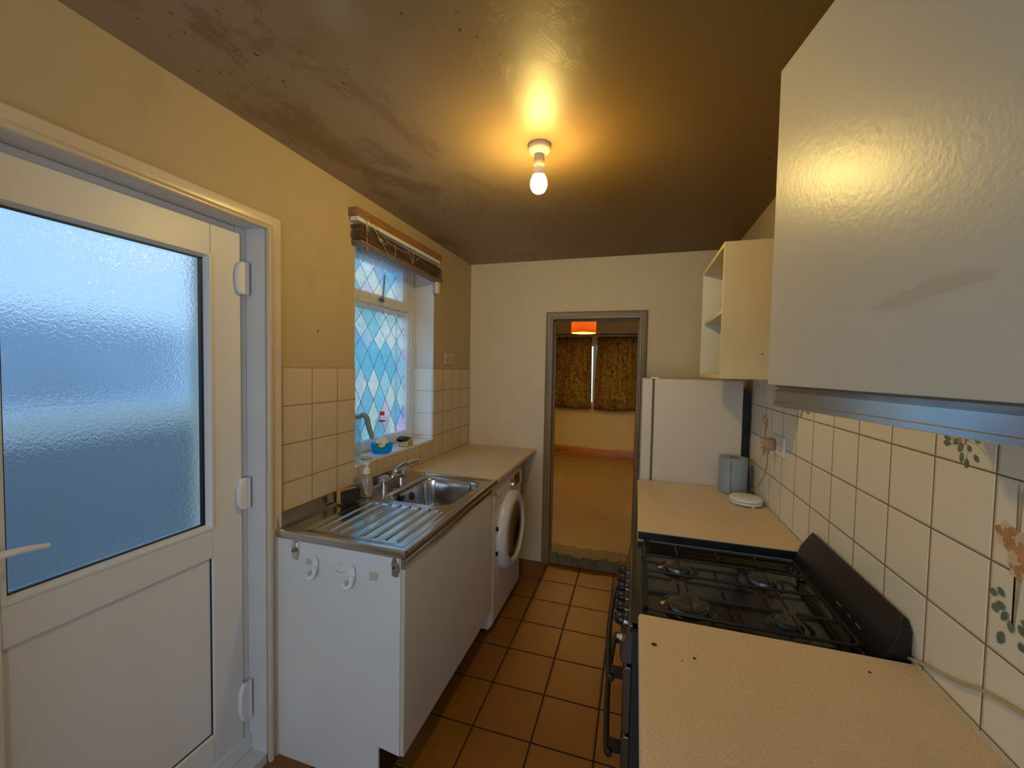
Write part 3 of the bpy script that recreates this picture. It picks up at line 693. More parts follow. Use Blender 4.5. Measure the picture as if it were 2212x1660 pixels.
# ------------------------------------------------------------------ stainless sink
def steel():
    m, t, b = new_mat('stainless_steel'); P, X = t.pos()
    n = t.noise(t.scaled(P, (1, .15, 1)), 60, 4); s = t.noise(P, 8, 5, .65)
    t.l(t.mix(s, (.50, .50, .52), (.66, .67, .70)), b.inputs['Base Color']); b.inputs['Metallic'].default_value = 1
    t.l(t.math('ADD', .10, t.math('MULTIPLY', t.math('ADD', n, s), .08)), b.inputs['Roughness'])
    t.l(t.bump(n, .05, .0005), b.inputs['Normal']); return m
M_steel = steel()
sk = thing('sink', 'stainless steel sink with ribbed drainer and single bowl under the window', 'sink', (-1.02, 1.67, .87))
SXB = TL+.001
def rr(x, y, cx, cy, hx, hy, r):
    dx = abs(x-cx)-hx+r; dy = abs(y-cy)-hy+r
    return math.hypot(max(dx, 0), max(dy, 0))+min(max(dx, dy), 0)-r
def sstep(a, b, v):
    v = max(0, min(1, (v-a)/(b-a))); return v*v*(3-2*v)
BCX, BCY, BHX, BHY = -.975, 1.872, .170, .205
def sink_h(x, y):
    z = SZ
    # raised rim lip all round, pressed deck
    e = min(x-SXB, SX-x, y-SY0, SY1-y); z -= .004*sstep(.018, .032, e)
    d = rr(x, y, BCX, BCY, BHX+.012, BHY+.012, .085); z -= .004*sstep(.006, -.010, d)
    d = rr(x, y, BCX, BCY, BHX, BHY, .075)
    if d < 0: z -= .150*sstep(0, .034, -d)**.8+.004*min(1, -d/.15)
    # drainer: shallow tray with ribs running towards the bowl
    dd = rr(x, y, -1.0, 1.42, .21, .185, .03)
    if dd < 0:
        z -= .0035*sstep(0, .02, -dd)
        if y > 1.255 and y < 1.635:
            k = sstep(1.255, 1.275, y)*sstep(1.635, 1.61, y)
            q = (x+1.165)/.050
            if -.2 < q < 7.2:
                f = abs(q-round(q)); z += .0038*k*sstep(.20, .06, f)
    # small steps at the far end
    if y > 2.098 and y < 2.13 and -1.18 < x < -.79: z += .0025*math.sin((y-2.098)/.032*4*math.pi)**2
    if x < -1.165: z -= .0
    return z
g = G(); nx, ny = 150, 240
g.grid(lambda u, v: (SXB+u*(SX-SXB), SY0+v*(SY1-SY0), sink_h(SXB+u*(SX-SXB), SY0+v*(SY1-SY0))), nx, ny)
g.build('sink_top', M_steel, sk, fix=False, angle=60)
g = G()    # rolled front and end lips
def lip(p0, p1, nrm):
    prof_ = [(0, 0), (.003, -.0015), (.0045, -.006), (.0045, -.026), (.001, -.031), (-.010, -.031)]
    rows = []
    for (o_, h_) in prof_: rows.append([g.bm.verts.new((p[0]+nrm[0]*o_, p[1]+nrm[1]*o_, SZ+h_)) for p in (p0, p1)])
    for A, B_ in zip(rows, rows[1:]): g.bm.faces.new((A[0], A[1], B_[1], B_[0]))
lip((SX, SY0), (SX, SY1), (1, 0)); lip((SXB, SY0), (SX, SY0), (0, -1))
g.lathe([(.0045, -.006), (.0045, -.026), (.001, -.031)], (SX, SY0, SZ), 'z', 12)
g.build('sink_lip', M_steel, sk)
g = G(); g.prism([(SXB, SZ-.004), (SXB, SZ+.052), (SXB+.004, SZ+.055), (SXB+.008, SZ+.052), (SXB+.010, SZ+.004), (SXB+.020, SZ-.001)], 'y', SY0+.002, SY1-.002); g.build('upstand', M_steel, sk)
G().cyl((-1.128, 1.80, .855), .016, .004, Matrix(((0, 0, 1), (1, 0, 0), (0, 1, 0))), 20).build('overflow', M_black, sk)
G().lathe([(0, 0), (.03, 0), (.035, .003), (.038, .0), (.0, -.001)], (-.975, 1.872, .7465), 'z', 28).build('waste', M_chrome, sk)
G().lathe([(0, 0), (.020, 0), (.022, .006), (.017, .012), (0, .012)], (-1.098, 1.835, .858), Matrix.Rotation(1.2, 3, 'Y'), 20).build('plug', M_black, sk)
G().tube(spline([(-1.225, 1.79, .90), (-1.17, 1.80, .899), (-1.12, 1.82, .893), (-1.10, 1.835, .873)], 8), .0014, 6).build('plug_chain', M_chrome, sk)
for x, z in ((-1.212, .832), (-.778, .838)):    # fixing clips showing on the end panel
    g = G(); g.prism([(x-.012, z-.036), (x+.010, z-.038), (x+.017, z-.012), (x+.012, z+.030), (x-.010, z+.032), (x-.016, z+.008)], 'y', 1.199, 1.205); c_ = g.build('fixing_clip', M_chrome, sk, bevel=.002)
    G().lathe([(.010, 0), (.010, -.006), (.007, -.009), (0, -.009)], (x, 1.199, z), 'y', 6).build('clip_nut', M_alu, c_)
    G().lathe([(.004, -.009), (.004, -.0095), (0, -.0095)], (x, 1.199, z), 'y', 8).build('clip_socket', M_black, c_)

# mixer tap
tp_ = thing('mixer_tap', 'chrome mixer tap with two clear knobs behind the sink bowl', 'tap', (-1.235, 1.88, SZ))
M_clear = mat('clear_acrylic', (.85, .88, .9), .06, trans=.85, ior=1.35, var=0)
g = G(); g.tube([(-1.235, 1.79, .925), (-1.235, 1.97, .925)], .013, 16); g.cyl((-1.235, 1.80, SZ-.004), .019, .03, 'z', 20); g.cyl((-1.235, 1.96, SZ-.004), .019, .03, 'z', 20); g.cyl((-1.235, 1.88, .915), .018, .028, 'z', 20)
g.build('tap_body', M_chrome, tp_)
for y in (1.785, 1.975):
    st = G().lathe([(.010, 0), (.010, .022), (0, .022)], (-1.228, y, .928), 'z', 16).build('tap_stem', M_chrome, tp_)
    G().lathe([(.012, .0), (.022, .004), (.025, .015), (.022, .027), (.012, .031), (0, .031)], (-1.222, y, .938), 'z', 10).build('tap_knob', M_clear, tp_, smooth=False)
pts = spline([(-1.235, 1.88, .930), (-1.232, 1.895, .958), (-1.222, 1.945, .982), (-1.205, 2.02, .988), (-1.19, 2.085, .978), (-1.185, 2.10, .962)], 6)
G().tube(pts, [.014-.003*(i/(len(pts)-1)) for i in range(len(pts))], 14).build('spout', M_chrome, tp_)

# ------------------------------------------------------------------ sink cabinet
CBX = -.760
sc_ = thing('sink_cabinet', 'white base cabinet under the sink with two plain doors', 'cabinet', (-1.03, 1.63, 0))
g = G(); g.prism([(L+.012, .0), (-.845, .0), (-.845, .165), (CBX, .155), (CBX, .866), (L+.012, .866)], 'y', 1.206, 1.222); g.build('end_panel', M_white, sc_, bevel=.0012)
g = G(); g.box(L+.012, -.862, 2.075, 2.09, .0, .15); g.box(L+.012, CBX, 2.075, 2.09, .15, .866); g.box(L+.012, CBX, 1.222, 2.075, .15, .166); g.box(L+.012, L+.018, 1.222, 2.075, .166, .70); g.box(CBX-.018, CBX, 1.222, 2.075, .83, .866); g.build('carcass', M_white, sc_)
g = G(); g.box(-.86, -.845, 1.215, 2.09, 0, .15); g.build('plinth', M_plinth, sc_)
DXF = -.743
for k, (y0, y1) in enumerate(((1.207, 1.645), (1.650, 2.088))):
    g = G(); g.box(CBX+.001, DXF, y0, y1, .158, .828); d_ = g.build('cabinet_door', M_white, sc_, bevel=.0012)
    g = G(); g.prism([(CBX+.001, .829), (DXF+.0, .829), (DXF+.003, .833), (DXF-.004, .838), (DXF-.006, .852), (DXF+.004, .860), (DXF+.002, .864), (CBX+.001, .864)], 'y', y0, y1); g.build('handle_strip', M_alu, d_)
    g = G(); g.box(CBX+.002, DXF-.0008, y0-.0008, y0, .160, .827); g.build('edge_strip', M_edge, d_)
M_tape = mat('yellowed_tape_residue', (.56, .52, .40), .6, var=.3, vscale=160)
for x, z, w_, h_ in ((-1.152, .792, .030, .024), (-.868, .785, .040, .034)):
    g = G(); n = 14
    pts = [(x+w_/2*math.copysign(min(1, abs(math.cos(a))*1.3), math.cos(a))*random.uniform(.86, 1), z+h_/2*math.copysign(min(1, abs(math.sin(a))*1.3), math.sin(a))*random.uniform(.86, 1)) for a in [2*math.pi*i/22 for i in range(22)]]
    g.prism(pts, 'y', 1.2054, 1.206); g.build('tape_residue', M_tape, sc_, smooth=False)
M_scuff = mat('grey_scuff', (.42, .40, .37), .6)
g = G()
for a, b_ in (((-1.035, .788), (-1.020, .776)), ((-1.020, .776), (-1.002, .776)), ((-1.002, .776), (-.994, .784)), ((-1.03, .776), (-1.02, .78)), ((-1.018, .806), (-1.006, .802))): g.tube([(a[0], 1.2058, a[1]), (b_[0], 1.2058, b_[1])], .0012, 5)
g.build('scuff_mark', M_scuff, sc_)
# hooks
def hook(x, z, lab):
    th = thing('adhesive_hook', lab, 'hook', (x, 1.2055, z), 'white hooks stuck on the cabinet end')
    g = G(); ou = []
    for i in range(24):
        a = 2*math.pi*i/24; ou.append((x+.0135*math.cos(a), z+.030*math.sin(a)+.010))
    g.prism(ou, 'y', 1.2055, 1.197); g.build('hook_plate', M_whitep, th, bevel=.003, seg=3)
    pts = spline([(x+.003, 1.199, z+.005), (x+.002, 1.193, z-.022), (x-.006, 1.184, z-.034), (x-.017, 1.180, z-.028), (x-.022, 1.179, z-.014)], 6)
    G().tube(pts, [.0105-.005*(i/(len(pts)-1)) for i in range(len(pts))], 12).build('hook_arm', M_whitep, th)
hook(-1.118, .780, 'left one of two white adhesive hooks on the sink cabinet end')
hook(-.955, .772, 'right one of two white adhesive hooks on the sink cabinet end')

# ------------------------------------------------------------------ washing machine
WX = -.748; WY_0, WY_1 = 2.125, 2.722
wm = thing('washing_machine', 'white front-loading washing machine under the worktop with dark round door', 'washing machine', (-1.03, 2.425, 0))
g = G(); g.box(L+.03, WX-.02, WY_0, WY_1, .03, .852); g.build('body', M_enamel, wm, bevel=.012, seg=3)
g = G()
def wmf(u, v):                                # gently bowed front panel
    y = WY_0+u*(WY_1-WY_0); z = .03+v*.70; e = min(u, 1-u, v*1.2)*(WY_1-WY_0)
    return (WX-.025+.025*min(1, e/.03)**.5, y, z)
g.grid(wmf, 60, 50); g.build('front_panel', M_enamel, wm, fix=False, angle=60)
g = G(); g.prism([(WX-.028, .732), (WX+.002, .732), (WX+.000, .80), (WX-.006, .84), (WX-.014, .851), (WX-.028, .851)], 'y', WY_0+.002, WY_1-.002); cpn = g.build('control_panel', M_enamel, wm, bevel=.003)
g = G(); g.prism([(WX+.0025, .755), (WX+.0035, .755), (WX+.0005, .825), (WX-.0005, .825)], 'y', 2.53, 2.655); g.build('display', mat('dark_brown_display', (.03, .022, .018), .15), cpn, bevel=.0005)
AX = Matrix(((0, 0, 1), (1, 0, 0), (0, 1, 0)))
G().lathe([(.030, 0), (.030, .004), (.024, .006), (.022, .020), (.018, .023), (0, .023)], (WX+.0015, 2.470, .790), AX, 28).build('program_dial', M_chrome, cpn)
g = G()
for i in range(10):
    a = math.radians(40+i*31); g.box(WX+.002, WX+.0032, 2.470+.042*math.cos(a)-.004, 2.470+.042*math.cos(a)+.004, .790+.040*math.sin(a)-.0012, .790+.040*math.sin(a)+.0012)
g.build('dial_marks', M_scuff, cpn)
G().lathe([(.012, 0), (.012, .002), (0, .002)], (WX+.001, 2.165, .805), AX, 20).build('badge', mat('green_badge', (.08, .13, .09), .3), cpn)
g = G(); g.box(WX+.000, WX+.0035, 2.14, 2.30, .742, .802); g.build('detergent_drawer', M_enamel, cpn, bevel=.004)
g = G(); g.box(WX+.0034, WX+.0042, 2.175, 2.245, .775, .779); g.build('drawer_mark', M_scuff, cpn)
dc = (WX, 2.430, .515)
ring = G().lathe([(.172, .004), (.172, .034), (.178, .048), (.190, .053), (.215, .048), (.236, .034), (.243, .012), (.243, .0)], dc, AX, 64, caps=False).build('door_ring', M_enamel, wm, angle=60)
m, t, b = new_mat('washer_door_glass'); b.inputs['Base Color'].default_value = (.012, .012, .013, 1); b.inputs['Roughness'].default_value = .06; b.inputs['Coat Weight'].default_value = .4
G().lathe([(0, .012), (.07, .016), (.13, .026), (.160, .038), (.1715, .034), (.1715, .006), (0, .006)], dc, AX, 48).build('door_glass', m, ring, angle=60)
g = G(); g.tube(arc((dc[0]+.047, dc[1], dc[2]), .196, 20, 62, 10, 'yz'), .0075, 8); g.build('door_grip', mat('grey_grip', (.38, .36, .36), .35), ring)
for z in (.60, .455): g = G(); g.box(WX, WX+.012, 2.183, 2.192, z-.012, z+.012); g.build('hinge_cover', M_black, wm)
for y in (2.17, 2.68):
    for x in (WX-.07, L+.08): G().cyl((x, y, 0), .02, .032, 'z', 14).build('foot', M_black, wm)

# ------------------------------------------------------------------ items on the draining board and sill
sp = thing('scrubbing_sponge', 'yellow sponge with black scourer face leaning against the tiles by the drainer', 'sponge', (-1.25, 1.545, .90))
M_spy = mat('yellow_sponge', (.55, .32, .08), .9, var=.2, vscale=60, bump=.5, bscale=200)
m, t, b = new_mat('black_scourer'); P, X = t.pos(); n = t.noise(P, 260, 3, .7)
t.l(t.ramp(n, [(.45, (.008, .009, .012)), (.62, (.03, .033, .04)), (.70, (.35, .37, .40))]), b.inputs['Base Color']); b.inputs['Roughness'].default_value = .8; t.l(t.bump(n, 1, .004), b.inputs['Normal'])
Rz = Matrix.Rotation(math.radians(38), 3, 'Z'); Rt = Rz @ Matrix.Rotation(math.radians(12), 3, 'Y')
def rotbox(ax, ay, az, off, c, Rm, nm, mm, par, bev):
    g = G(); g.box(off[0]-ax/2, off[0]+ax/2, off[1]-ay/2, off[1]+ay/2, off[2], off[2]+az)
    bmesh.ops.transform(g.bm, matrix=Rm.to_4x4(), verts=g.bm.verts); bmesh.ops.translate(g.bm, verts=g.bm.verts, vec=c); return g.build(nm, mm, par, bevel=bev, seg=3)
c0 = (-1.245, 1.545, .9025)
Rs = Matrix.Rotation(math.radians(-20), 3, 'Z')
rotbox(.032, .090, .058, (-.016, 0, 0), c0, Rs, 'sponge_block', M_spy, sp, .004)
rotbox(.018, .092, .061, (.010, 0, 0), c0, Rs, 'scourer_face', m, sp, .006)
so = thing('soap_dispenser', 'clear pump bottle of hand soap standing beside the tap', 'bottle', (-1.235, 1.655, .8965))
M_soap = mat('pearly_soap_bottle', (.50, .44, .36), .12, trans=.35, var=.05)
G().lathe([(0, 0), (.026, 0), (.030, .006), (.031, .05), (.030, .085), (.024, .104), (.013, .112), (0, .112)], (-1.235, 1.655, .8970), 'z', 28, 1.05, .78).build('bottle_body', M_soap, so)
G().lathe([(.0165, 0), (.0165, .022), (.013, .026), (0, .026)], (-1.235, 1.655, 1.009), 'z', 20).build('bottle_collar', M_whitep, so)
g = G(); g.cyl((-1.235, 1.655, 1.03), .005, .025, 'z', 12); g.lathe([(.006, 0), (.016, .004), (.017, .009), (.010, .015), (0, .016)], (-1.235, 1.655, 1.050), 'z', 18); g.tube(spline([(-1.235, 1.655, 1.058), (-1.222, 1.64, 1.058), (-1.21, 1.63, 1.052)], 4), .0045, 8); g.build('pump_head', M_whitep, so)
g = G(); M_lab = mat('pink_script_print', (.50, .20, .14), .4)
for k in range(3): g.tube(spline([(-1.212+.003*k, 1.632+.001*k, .93+.02*k), (-1.206, 1.634, .94+.02*k), (-1.203, 1.640, .935+.02*k), (-1.203, 1.648, .95+.018*k)], 4), .0012, 5)
g.build('label_print', M_lab, so)
G().tube(spline([(-1.238, 1.632, .985), (-1.228, 1.630, .95), (-1.222, 1.631, .925), (-1.21, 1.634, .912)], 6), .0018, 6).build('label_curve', M_whitep, so)

# washing-up liquid
wu = thing('washing_up_liquid', 'clear bottle half full of bright blue washing-up liquid with red cap', 'bottle', (-1.355, 1.95, WZ0))
bc = (-1.355, 1.95, WZ0+.0005); Bo = Matrix.Rotation(math.radians(35), 3, 'Z')
m_cl, t, b = new_mat('clear_squeezy_plastic'); out = m_cl.node_tree.nodes['Material Output']
b.inputs['Base Color'].default_value = (.75, .85, .9, 1); b.inputs['Roughness'].default_value = .1
tpn = t.n('ShaderNodeBsdfTransparent'); tpn.inputs[0].default_value = (.9, .97, 1, 1); mx = t.n('ShaderNodeMixShader'); mx.inputs[0].default_value = .14
t.l(tpn.outputs[0], mx.inputs[1]); t.l(b.outputs[0], mx.inputs[2]); t.l(mx.outputs[0], out.inputs[0])
m_bl, t, b = new_mat('blue_liquid'); out = m_bl.node_tree.nodes['Material Output']
b.inputs['Base Color'].default_value = (.0, .42, .85, 1); b.inputs['Roughness'].default_value = .1
tl_ = t.n('ShaderNodeBsdfTranslucent'); tl_.inputs[0].default_value = (.02, .62, 1, 1); tq = t.n('ShaderNodeBsdfTransparent'); tq.inputs[0].default_value = (.10, .72, 1, 1)
mx = t.n('ShaderNodeMixShader'); mx.inputs[0].default_value = .5; m2 = t.n('ShaderNodeMixShader'); m2.inputs[0].default_value = .15
t.l(tl_.outputs[0], mx.inputs[1]); t.l(tq.outputs[0], mx.inputs[2]); t.l(mx.outputs[0], m2.inputs[1]); t.l(b.outputs[0], m2.inputs[2]); t.l(m2.outputs[0], out.inputs[0])
def bott(prof, nm, mm, par):
    g = G(); g.lathe(prof, (0, 0, 0), 'z', 36, 1.0, .52)
    bmesh.ops.transform(g.bm, matrix=Bo.to_4x4(), verts=g.bm.verts); bmesh.ops.translate(g.bm, verts=g.bm.verts, vec=bc); return g.build(nm, mm, par)
bb = bott([(.040, .0), (.052, .010), (.058, .045), (.056, .07), (.045, .115), (.040, .15), (.041, .175), (.036, .198), (.022, .212), (.014, .216)], 'bottle_body', m_cl, wu)
bott([(0, .0004), (.0405, .0004), (.0525, .010), (.0585, .045), (.0575, .060), (0, .060)], 'blue_liquid', m_bl, wu)
M_red = mat('red_cap', (.65, .03, .03), .35)
G().lathe([(.013, 0), (.014, .012), (.010, .02), (.006, .022), (0, .022)], (bc[0], bc[1], bc[2]+.215), 'z', 20).build('cap', M_red, wu)
nrm = Bo @ Vector((0, -1, 0)); uxv = Bo @ Vector((1, 0, 0)); ctr = Vector(bc)+nrm*.0315
def label_disc(cz, rx, rz, off, nm, mm, a0=0, a1=360, hole=0):
    g = G(); n = 32
    def P(r_, a): 
        u = rx*r_*math.cos(a); z = cz+rz*r_*math.sin(a); yy = math.sqrt(max(0, 1-(u/.058)**2))*.030
        return Vector(bc)+uxv*u+nrm*(yy+off)+Vector((0, 0, z))
    for i in range(n):
        a, b2 = math.radians(a0+(a1-a0)*i/n), math.radians(a0+(a1-a0)*(i+1)/n)
        for k in range(4):
            r0_, r1_ = hole+(1-hole)*k/4, hole+(1-hole)*(k+1)/4
            vs = [g.bm.verts.new(P(r_, q)) for r_, q in ((r0_, a), (r1_, a), (r1_, b2), (r0_, b2))]
            g.bm.faces.new(vs)
    bmesh.ops.remove_doubles(g.bm, verts=g.bm.verts, dist=1e-5)
    return g.build(nm, mm, wu, fix=False)
M_lw = mat('white_label', (.75, .80, .80), .4, var=.03); M_lg = mat('green_label', (.02, .26, .12), .4)
label_disc(.062, .033, .037, .0012, 'label', M_lw); label_disc(.062, .034, .038, .0018, 'label_band', M_lg, 180, 360, .60)
g = G(); text_bm(g, 'FA', .020, Vector(bc)+uxv*(-.020)+nrm*.0330+Vector((0, 0, .052)), uxv, Vector((0, 0, 1))); g.build('label_lettering', M_red, wu, smooth=False)
label_disc(.186, .020, .006, .002, 'neck_label', M_red)

s2 = thing('sill_sponge', 'plain yellow block sponge lying at the right end of the sill', 'sponge', (-1.365, 2.215, WZ0))
g = G(); g.box(-.03, .03, -.055, .055, .0008, .030); bmesh.ops.transform(g.bm, matrix=Matrix.Rotation(.25, 4, 'Z'), verts=g.bm.verts); bmesh.ops.translate(g.bm, verts=g.bm.verts, vec=(-1.360, 2.205, WZ0))
g.build('sponge_block', mat('pale_yellow_sponge', (.62, .48, .22), .9, var=.15, vscale=80, bump=.5, bscale=220), s2, bevel=.003)
cl = G(); 
def clf(u, v):
    a = u*2*math.pi; x = -.036+.072*v; hh = .018+.010*math.sin(v*6+1)+.012*math.sin(v*3.1)
    return (-1.365+.022*math.cos(a)*(1+.3*math.sin(5*v)), 2.195-.055+.11*v, WZ0+.0335+max(0, hh*(.5+.5*math.sin(a)))*math.sin(math.pi*min(1, max(0.06, v)))**.4)
cl.grid(clf, 28, 24); tag(cl.build('folded_scourer', mat('dark_green_scourer', (.035, .07, .06), .85, var=.5, vscale=50, bump=.8, bscale=160), angle=80), 'crumpled dark green scourer resting on the sill sponge', 'scourer')
# jug with green handle
jg = thing('plastic_jug', 'clear plastic jug with grey-green handle at the near end of the sill', 'jug', (-1.366, 1.716, WZ0))
G().lathe([(.036, .0005), (.040, .004), (.042, .10), (.044, .235), (.042, .235), (.040, .10), (.037, .006), (0, .006)], (-1.366, 1.716, WZ0), 'z', 32).build('jug_body', m_cl, jg)
M_jh = mat('grey_green_handle', (.20, .31, .29), .35)
pts = spline([(-1.355, 1.740, 1.266), (-1.343, 1.762, 1.277), (-1.330, 1.780, 1.262), (-1.324, 1.790, 1.215), (-1.314, 1.806, 1.150)], 6)
G().tube(pts, [.008+.006*math.sin(i/(len(pts)-1)*2.6) for i in range(len(pts))], 12).build('jug_handle', M_jh, jg)
G().lathe([(.042, .222), (.0455, .225), (.0455, .240), (.0, .243)], (-1.366, 1.716, WZ0), 'z', 32).build('jug_lid', M_jh, jg)
g = G().lathe([(0, .001), (.024, .001), (.030, .008), (.029, .009), (.023, .003), (0, .003)], (-1.345, 1.800, WZ0), 'z', 28)
tag(g.build('small_dish', mat('glass_dish', (.55, .68, .68), .1, var=0, trans=.3)), 'small clear glass dish on the sill in front of the jug', 'dish')

# double socket on the left wall, painted over
def socket(x, y0, y1, z0, z1, sgn, mm, lab, holes=True):
    th = thing('double_socket', lab, 'socket', (x, (y0+y1)/2, (z0+z1)/2))
    g = G(); g.box(min(x, x+sgn*.010), max(x, x+sgn*.010), y0, y1, z0, z1); pl = g.build('face_plate', mm, th, bevel=.003, seg=3)
    xf = x+sgn*.0102
    for k in (0, 1):
        yc = y0+(y1-y0)*(.27+.46*k); zc = (z0+z1)/2-.008
        for d, w_, za, zb in ((0, .002, .012, .021), (-.011, .0035, -.012, -.008), (.011, .0035, -.012, -.008)):
            g = G(); g.box(min(xf, xf+sgn*.0006), max(xf, xf+sgn*.0006), yc+d-w_, yc+d+w_, zc+za, zc+zb); g.build('pin_hole', M_black, pl)
        g = G(); ys = y0+(y1-y0)*(.44+.12*k); g.box(min(xf, xf+sgn*.003), max(xf, xf+sgn*.003), ys-.004, ys+.004, z1-.030, z1-.014); g.build('rocker_switch', M_whitep if mm is M_whitep else mm, pl, bevel=.001)
    return th
socket(L, 2.625, 2.771, 1.548, 1.632, 1, mat('painted_socket', (.55, .45, .35), .45), 'double socket painted over in wall colour above the left tiles')
socket(TR, 1.925, 2.071, 1.180, 1.262, -1, M_whitep, 'white double socket with one plug in, on the right tiled wall')
for nm_, (x, y, z) in (('nail_hole', (L, 1.427, 1.675)), ('nail_hole', (L, 2.844, 1.988)), ('nail_hole', (L, 3.029, 2.015))):
    lab = {1.427: 'small dark nail hole in the wall between door and window', 2.844: 'small dark nail hole high up beyond the kitchen window', 3.029: 'small dark nail hole high up nearest the back corner'}[y]
    tag(G().lathe([(.0045, 0), (.0045, .0006), (0, .0006)], (x, y, z), AX, 12).build('nail_hole', M_hole), lab, 'hole')

# ------------------------------------------------------------------ ceiling lamp
lp = thing('ceiling_lamp', 'bare glowing bulb in a white batten holder on the kitchen ceiling', 'lamp', (-.372, 1.51, CZ))
M_rose = mat('aged_white_holder', (.62, .55, .42), .4)
G().lathe([(0, 0), (.042, 0), (.042, -.016), (.036, -.026), (.022, -.034), (0, -.034)], (-.372, 1.51, CZ), 'z', 32).build('ceiling_rose', M_rose, lp)
G().lathe([(.018, -.034), (.020, -.052), (.022, -.070), (.018, -.082), (0, -.082)], (-.372, 1.51, CZ), 'z', 24).build('lamp_holder', M_rose, lp)
G().lathe([(.018, -.100), (.019, -.112), (.024, -.130), (0, -.130)], (-.372, 1.51, CZ+.018), 'z', 24).build('bulb_neck', M_whitep, lp)
G().lathe([(0, -.196), (.012, -.1935), (.022, -.187), (.029, -.176), (.032, -.163), (.031, -.150), (.0265, -.1375), (.022, -.1315), (0, -.1315)], (-.372, 1.51, CZ+.018), 'z', 32).build('bulb', emit('bulb_glow', (1, .70, .20), BULB_E), lp)

# ------------------------------------------------------------------ fridge
fr = thing('fridge', 'tall off-white fridge freezer at the far right beside the doorway', 'fridge', (.33, 2.75, 0))
M_fr = mat('fridge_white', (.66, .60, .50), .35, var=.03, bump=.06, bscale=300)
g = G(); g.box(.102, .556, 2.452, 3.02, .03, 1.487); g.build('body', M_fr, fr, bevel=.006)
g = G(); g.box(.036, .092, 2.452, 3.02, .62, 1.487); g.build('fridge_door', M_fr, fr, bevel=.006)
g = G(); g.box(.036, .092, 2.452, 3.02, .035, .612); g.build('freezer_door', M_fr, fr, bevel=.006)
g = G(); g.box(.092, .102, 2.460, 3.012, .04, 1.478); g.build('door_seal', mat('grey_door_seal', (.12, .09, .06), .6), fr)
g = G(); g.box(.080, .125, 2.47, 2.50, 1.487, 1.495); g.build('hinge', M_whitep, fr, bevel=.001)
for x in (.14, .52):
    for y in (2.49, 2.98): G().cyl((x, y, 0), .018, .031, 'z', 12).build('foot', M_black, fr)
g = G(); g.box(.566, .600, 2.50, 3.0, .0, 1.42)  # black slab stands in for the dark gap behind the fridge
tag(g.build('fridge_gap_slab', mat('black_gap_fill', (.015, .018, .018), .5)), 'black slab filling the dark gap between fridge and wall', 'gap slab')

# ------------------------------------------------------------------ right base cabinets
def base_cab(y0, y1, lab, n):
    th = thing('base_cabinet', lab, 'cabinet', (.33, (y0+y1)/2, 0))
    g = G(); g.box(.068, .60, y0, y1, .15, .870); g.build('carcass', M_white, th)
    g = G(); g.box(.10, .115, y0, y1, 0, .15); g.build('plinth', M_plinth, th)
    w_ = (y1-y0)/n
    for k in range(n):
        g = G(); g.box(.049, .067, y0+k*w_+.002, y0+(k+1)*w_-.002, .158, .828); d_ = g.build('cabinet_door', M_white, th, bevel=.0012)
        g = G(); g.prism([(.067, .829), (.049, .829), (.046, .833), (.053, .838), (.055, .852), (.045, .860), (.047, .864), (.067, .864)], 'y', y0+k*w_+.002, y0+(k+1)*w_-.002); g.build('handle_strip', M_alu, d_)
base_cab(1.652, 2.435, 'white base cabinet between cooker and fridge', 2)
base_cab(.02, 1.07, 'white base cabinet under the foreground worktop', 2)

# ------------------------------------------------------------------ cooker
ck = thing('gas_cooker', 'black-topped freestanding gas cooker with four burners and six knobs', 'cooker', (.30, 1.36, 0))
CY0, CY1 = 1.092, 1.632; HZ = .868
M_hob = mat('black_enamel_hob', (.010, .009, .009), .16, var=.2, coat=.2); M_dkst = mat('dark_cooker_steel', (.20, .18, .17), .28, 1, var=.1)
M_iron = mat('black_cast_iron', (.006, .006, .006), .5, bump=.2, bscale=200)
g = G(); g.box(.010, .585, CY0, CY1, .08, HZ-.022); g.build('body', mat('cooker_side', (.03, .028, .028), .35), ck, bevel=.003)
g = G()   # pressed hob plate: raised rim, sunken tray
def hobf(u, v):
    x = .004+u*.570; y = CY0+v*(CY1-CY0); e = rr(x, y, .290, (CY0+CY1)/2, .245, .232, .03)
    z = HZ-.012*sstep(.006, -.008, e)
    for bx, by, br in BURN: z += .004*sstep(br+.028, br+.012, math.hypot(x-bx, y-by))
    return (x, y, z)
BURN = [(.153, 1.462, .036), (.405, 1.458, .036), (.160, 1.226, .049), (.408, 1.226, .030)]
g.grid(hobf, 110, 110); g.build('hob', M_hob, ck, fix=False, angle=60)
g = G(); g.box(.004, .574, CY0, CY1, HZ-.024, HZ-.014); g.build('hob_base', M_hob, ck)
M_bcap = mat('grey_burner_cap', (.055, .048, .042), .35, var=.3, vscale=40); M_bring = mat('burner_ring_alloy', (.30, .30, .31), .4, 1, var=.1)
for bx, by, br in BURN:
    b1 = G().lathe([(br*1.05, 0), (br*1.12, .006), (br*1.06, .0145), (0, .0145)], (bx, by, HZ-.010), 'z', 36).build('burner', M_bring, ck)
    G().lathe([(br*.98, 0), (br*.98, .004), (br*.84, .0065), (br*.35, .006), (br*.3, .0045), (0, .0045)], (bx, by, HZ+.004), 'z', 36).build('burner_cap', M_bcap, b1)
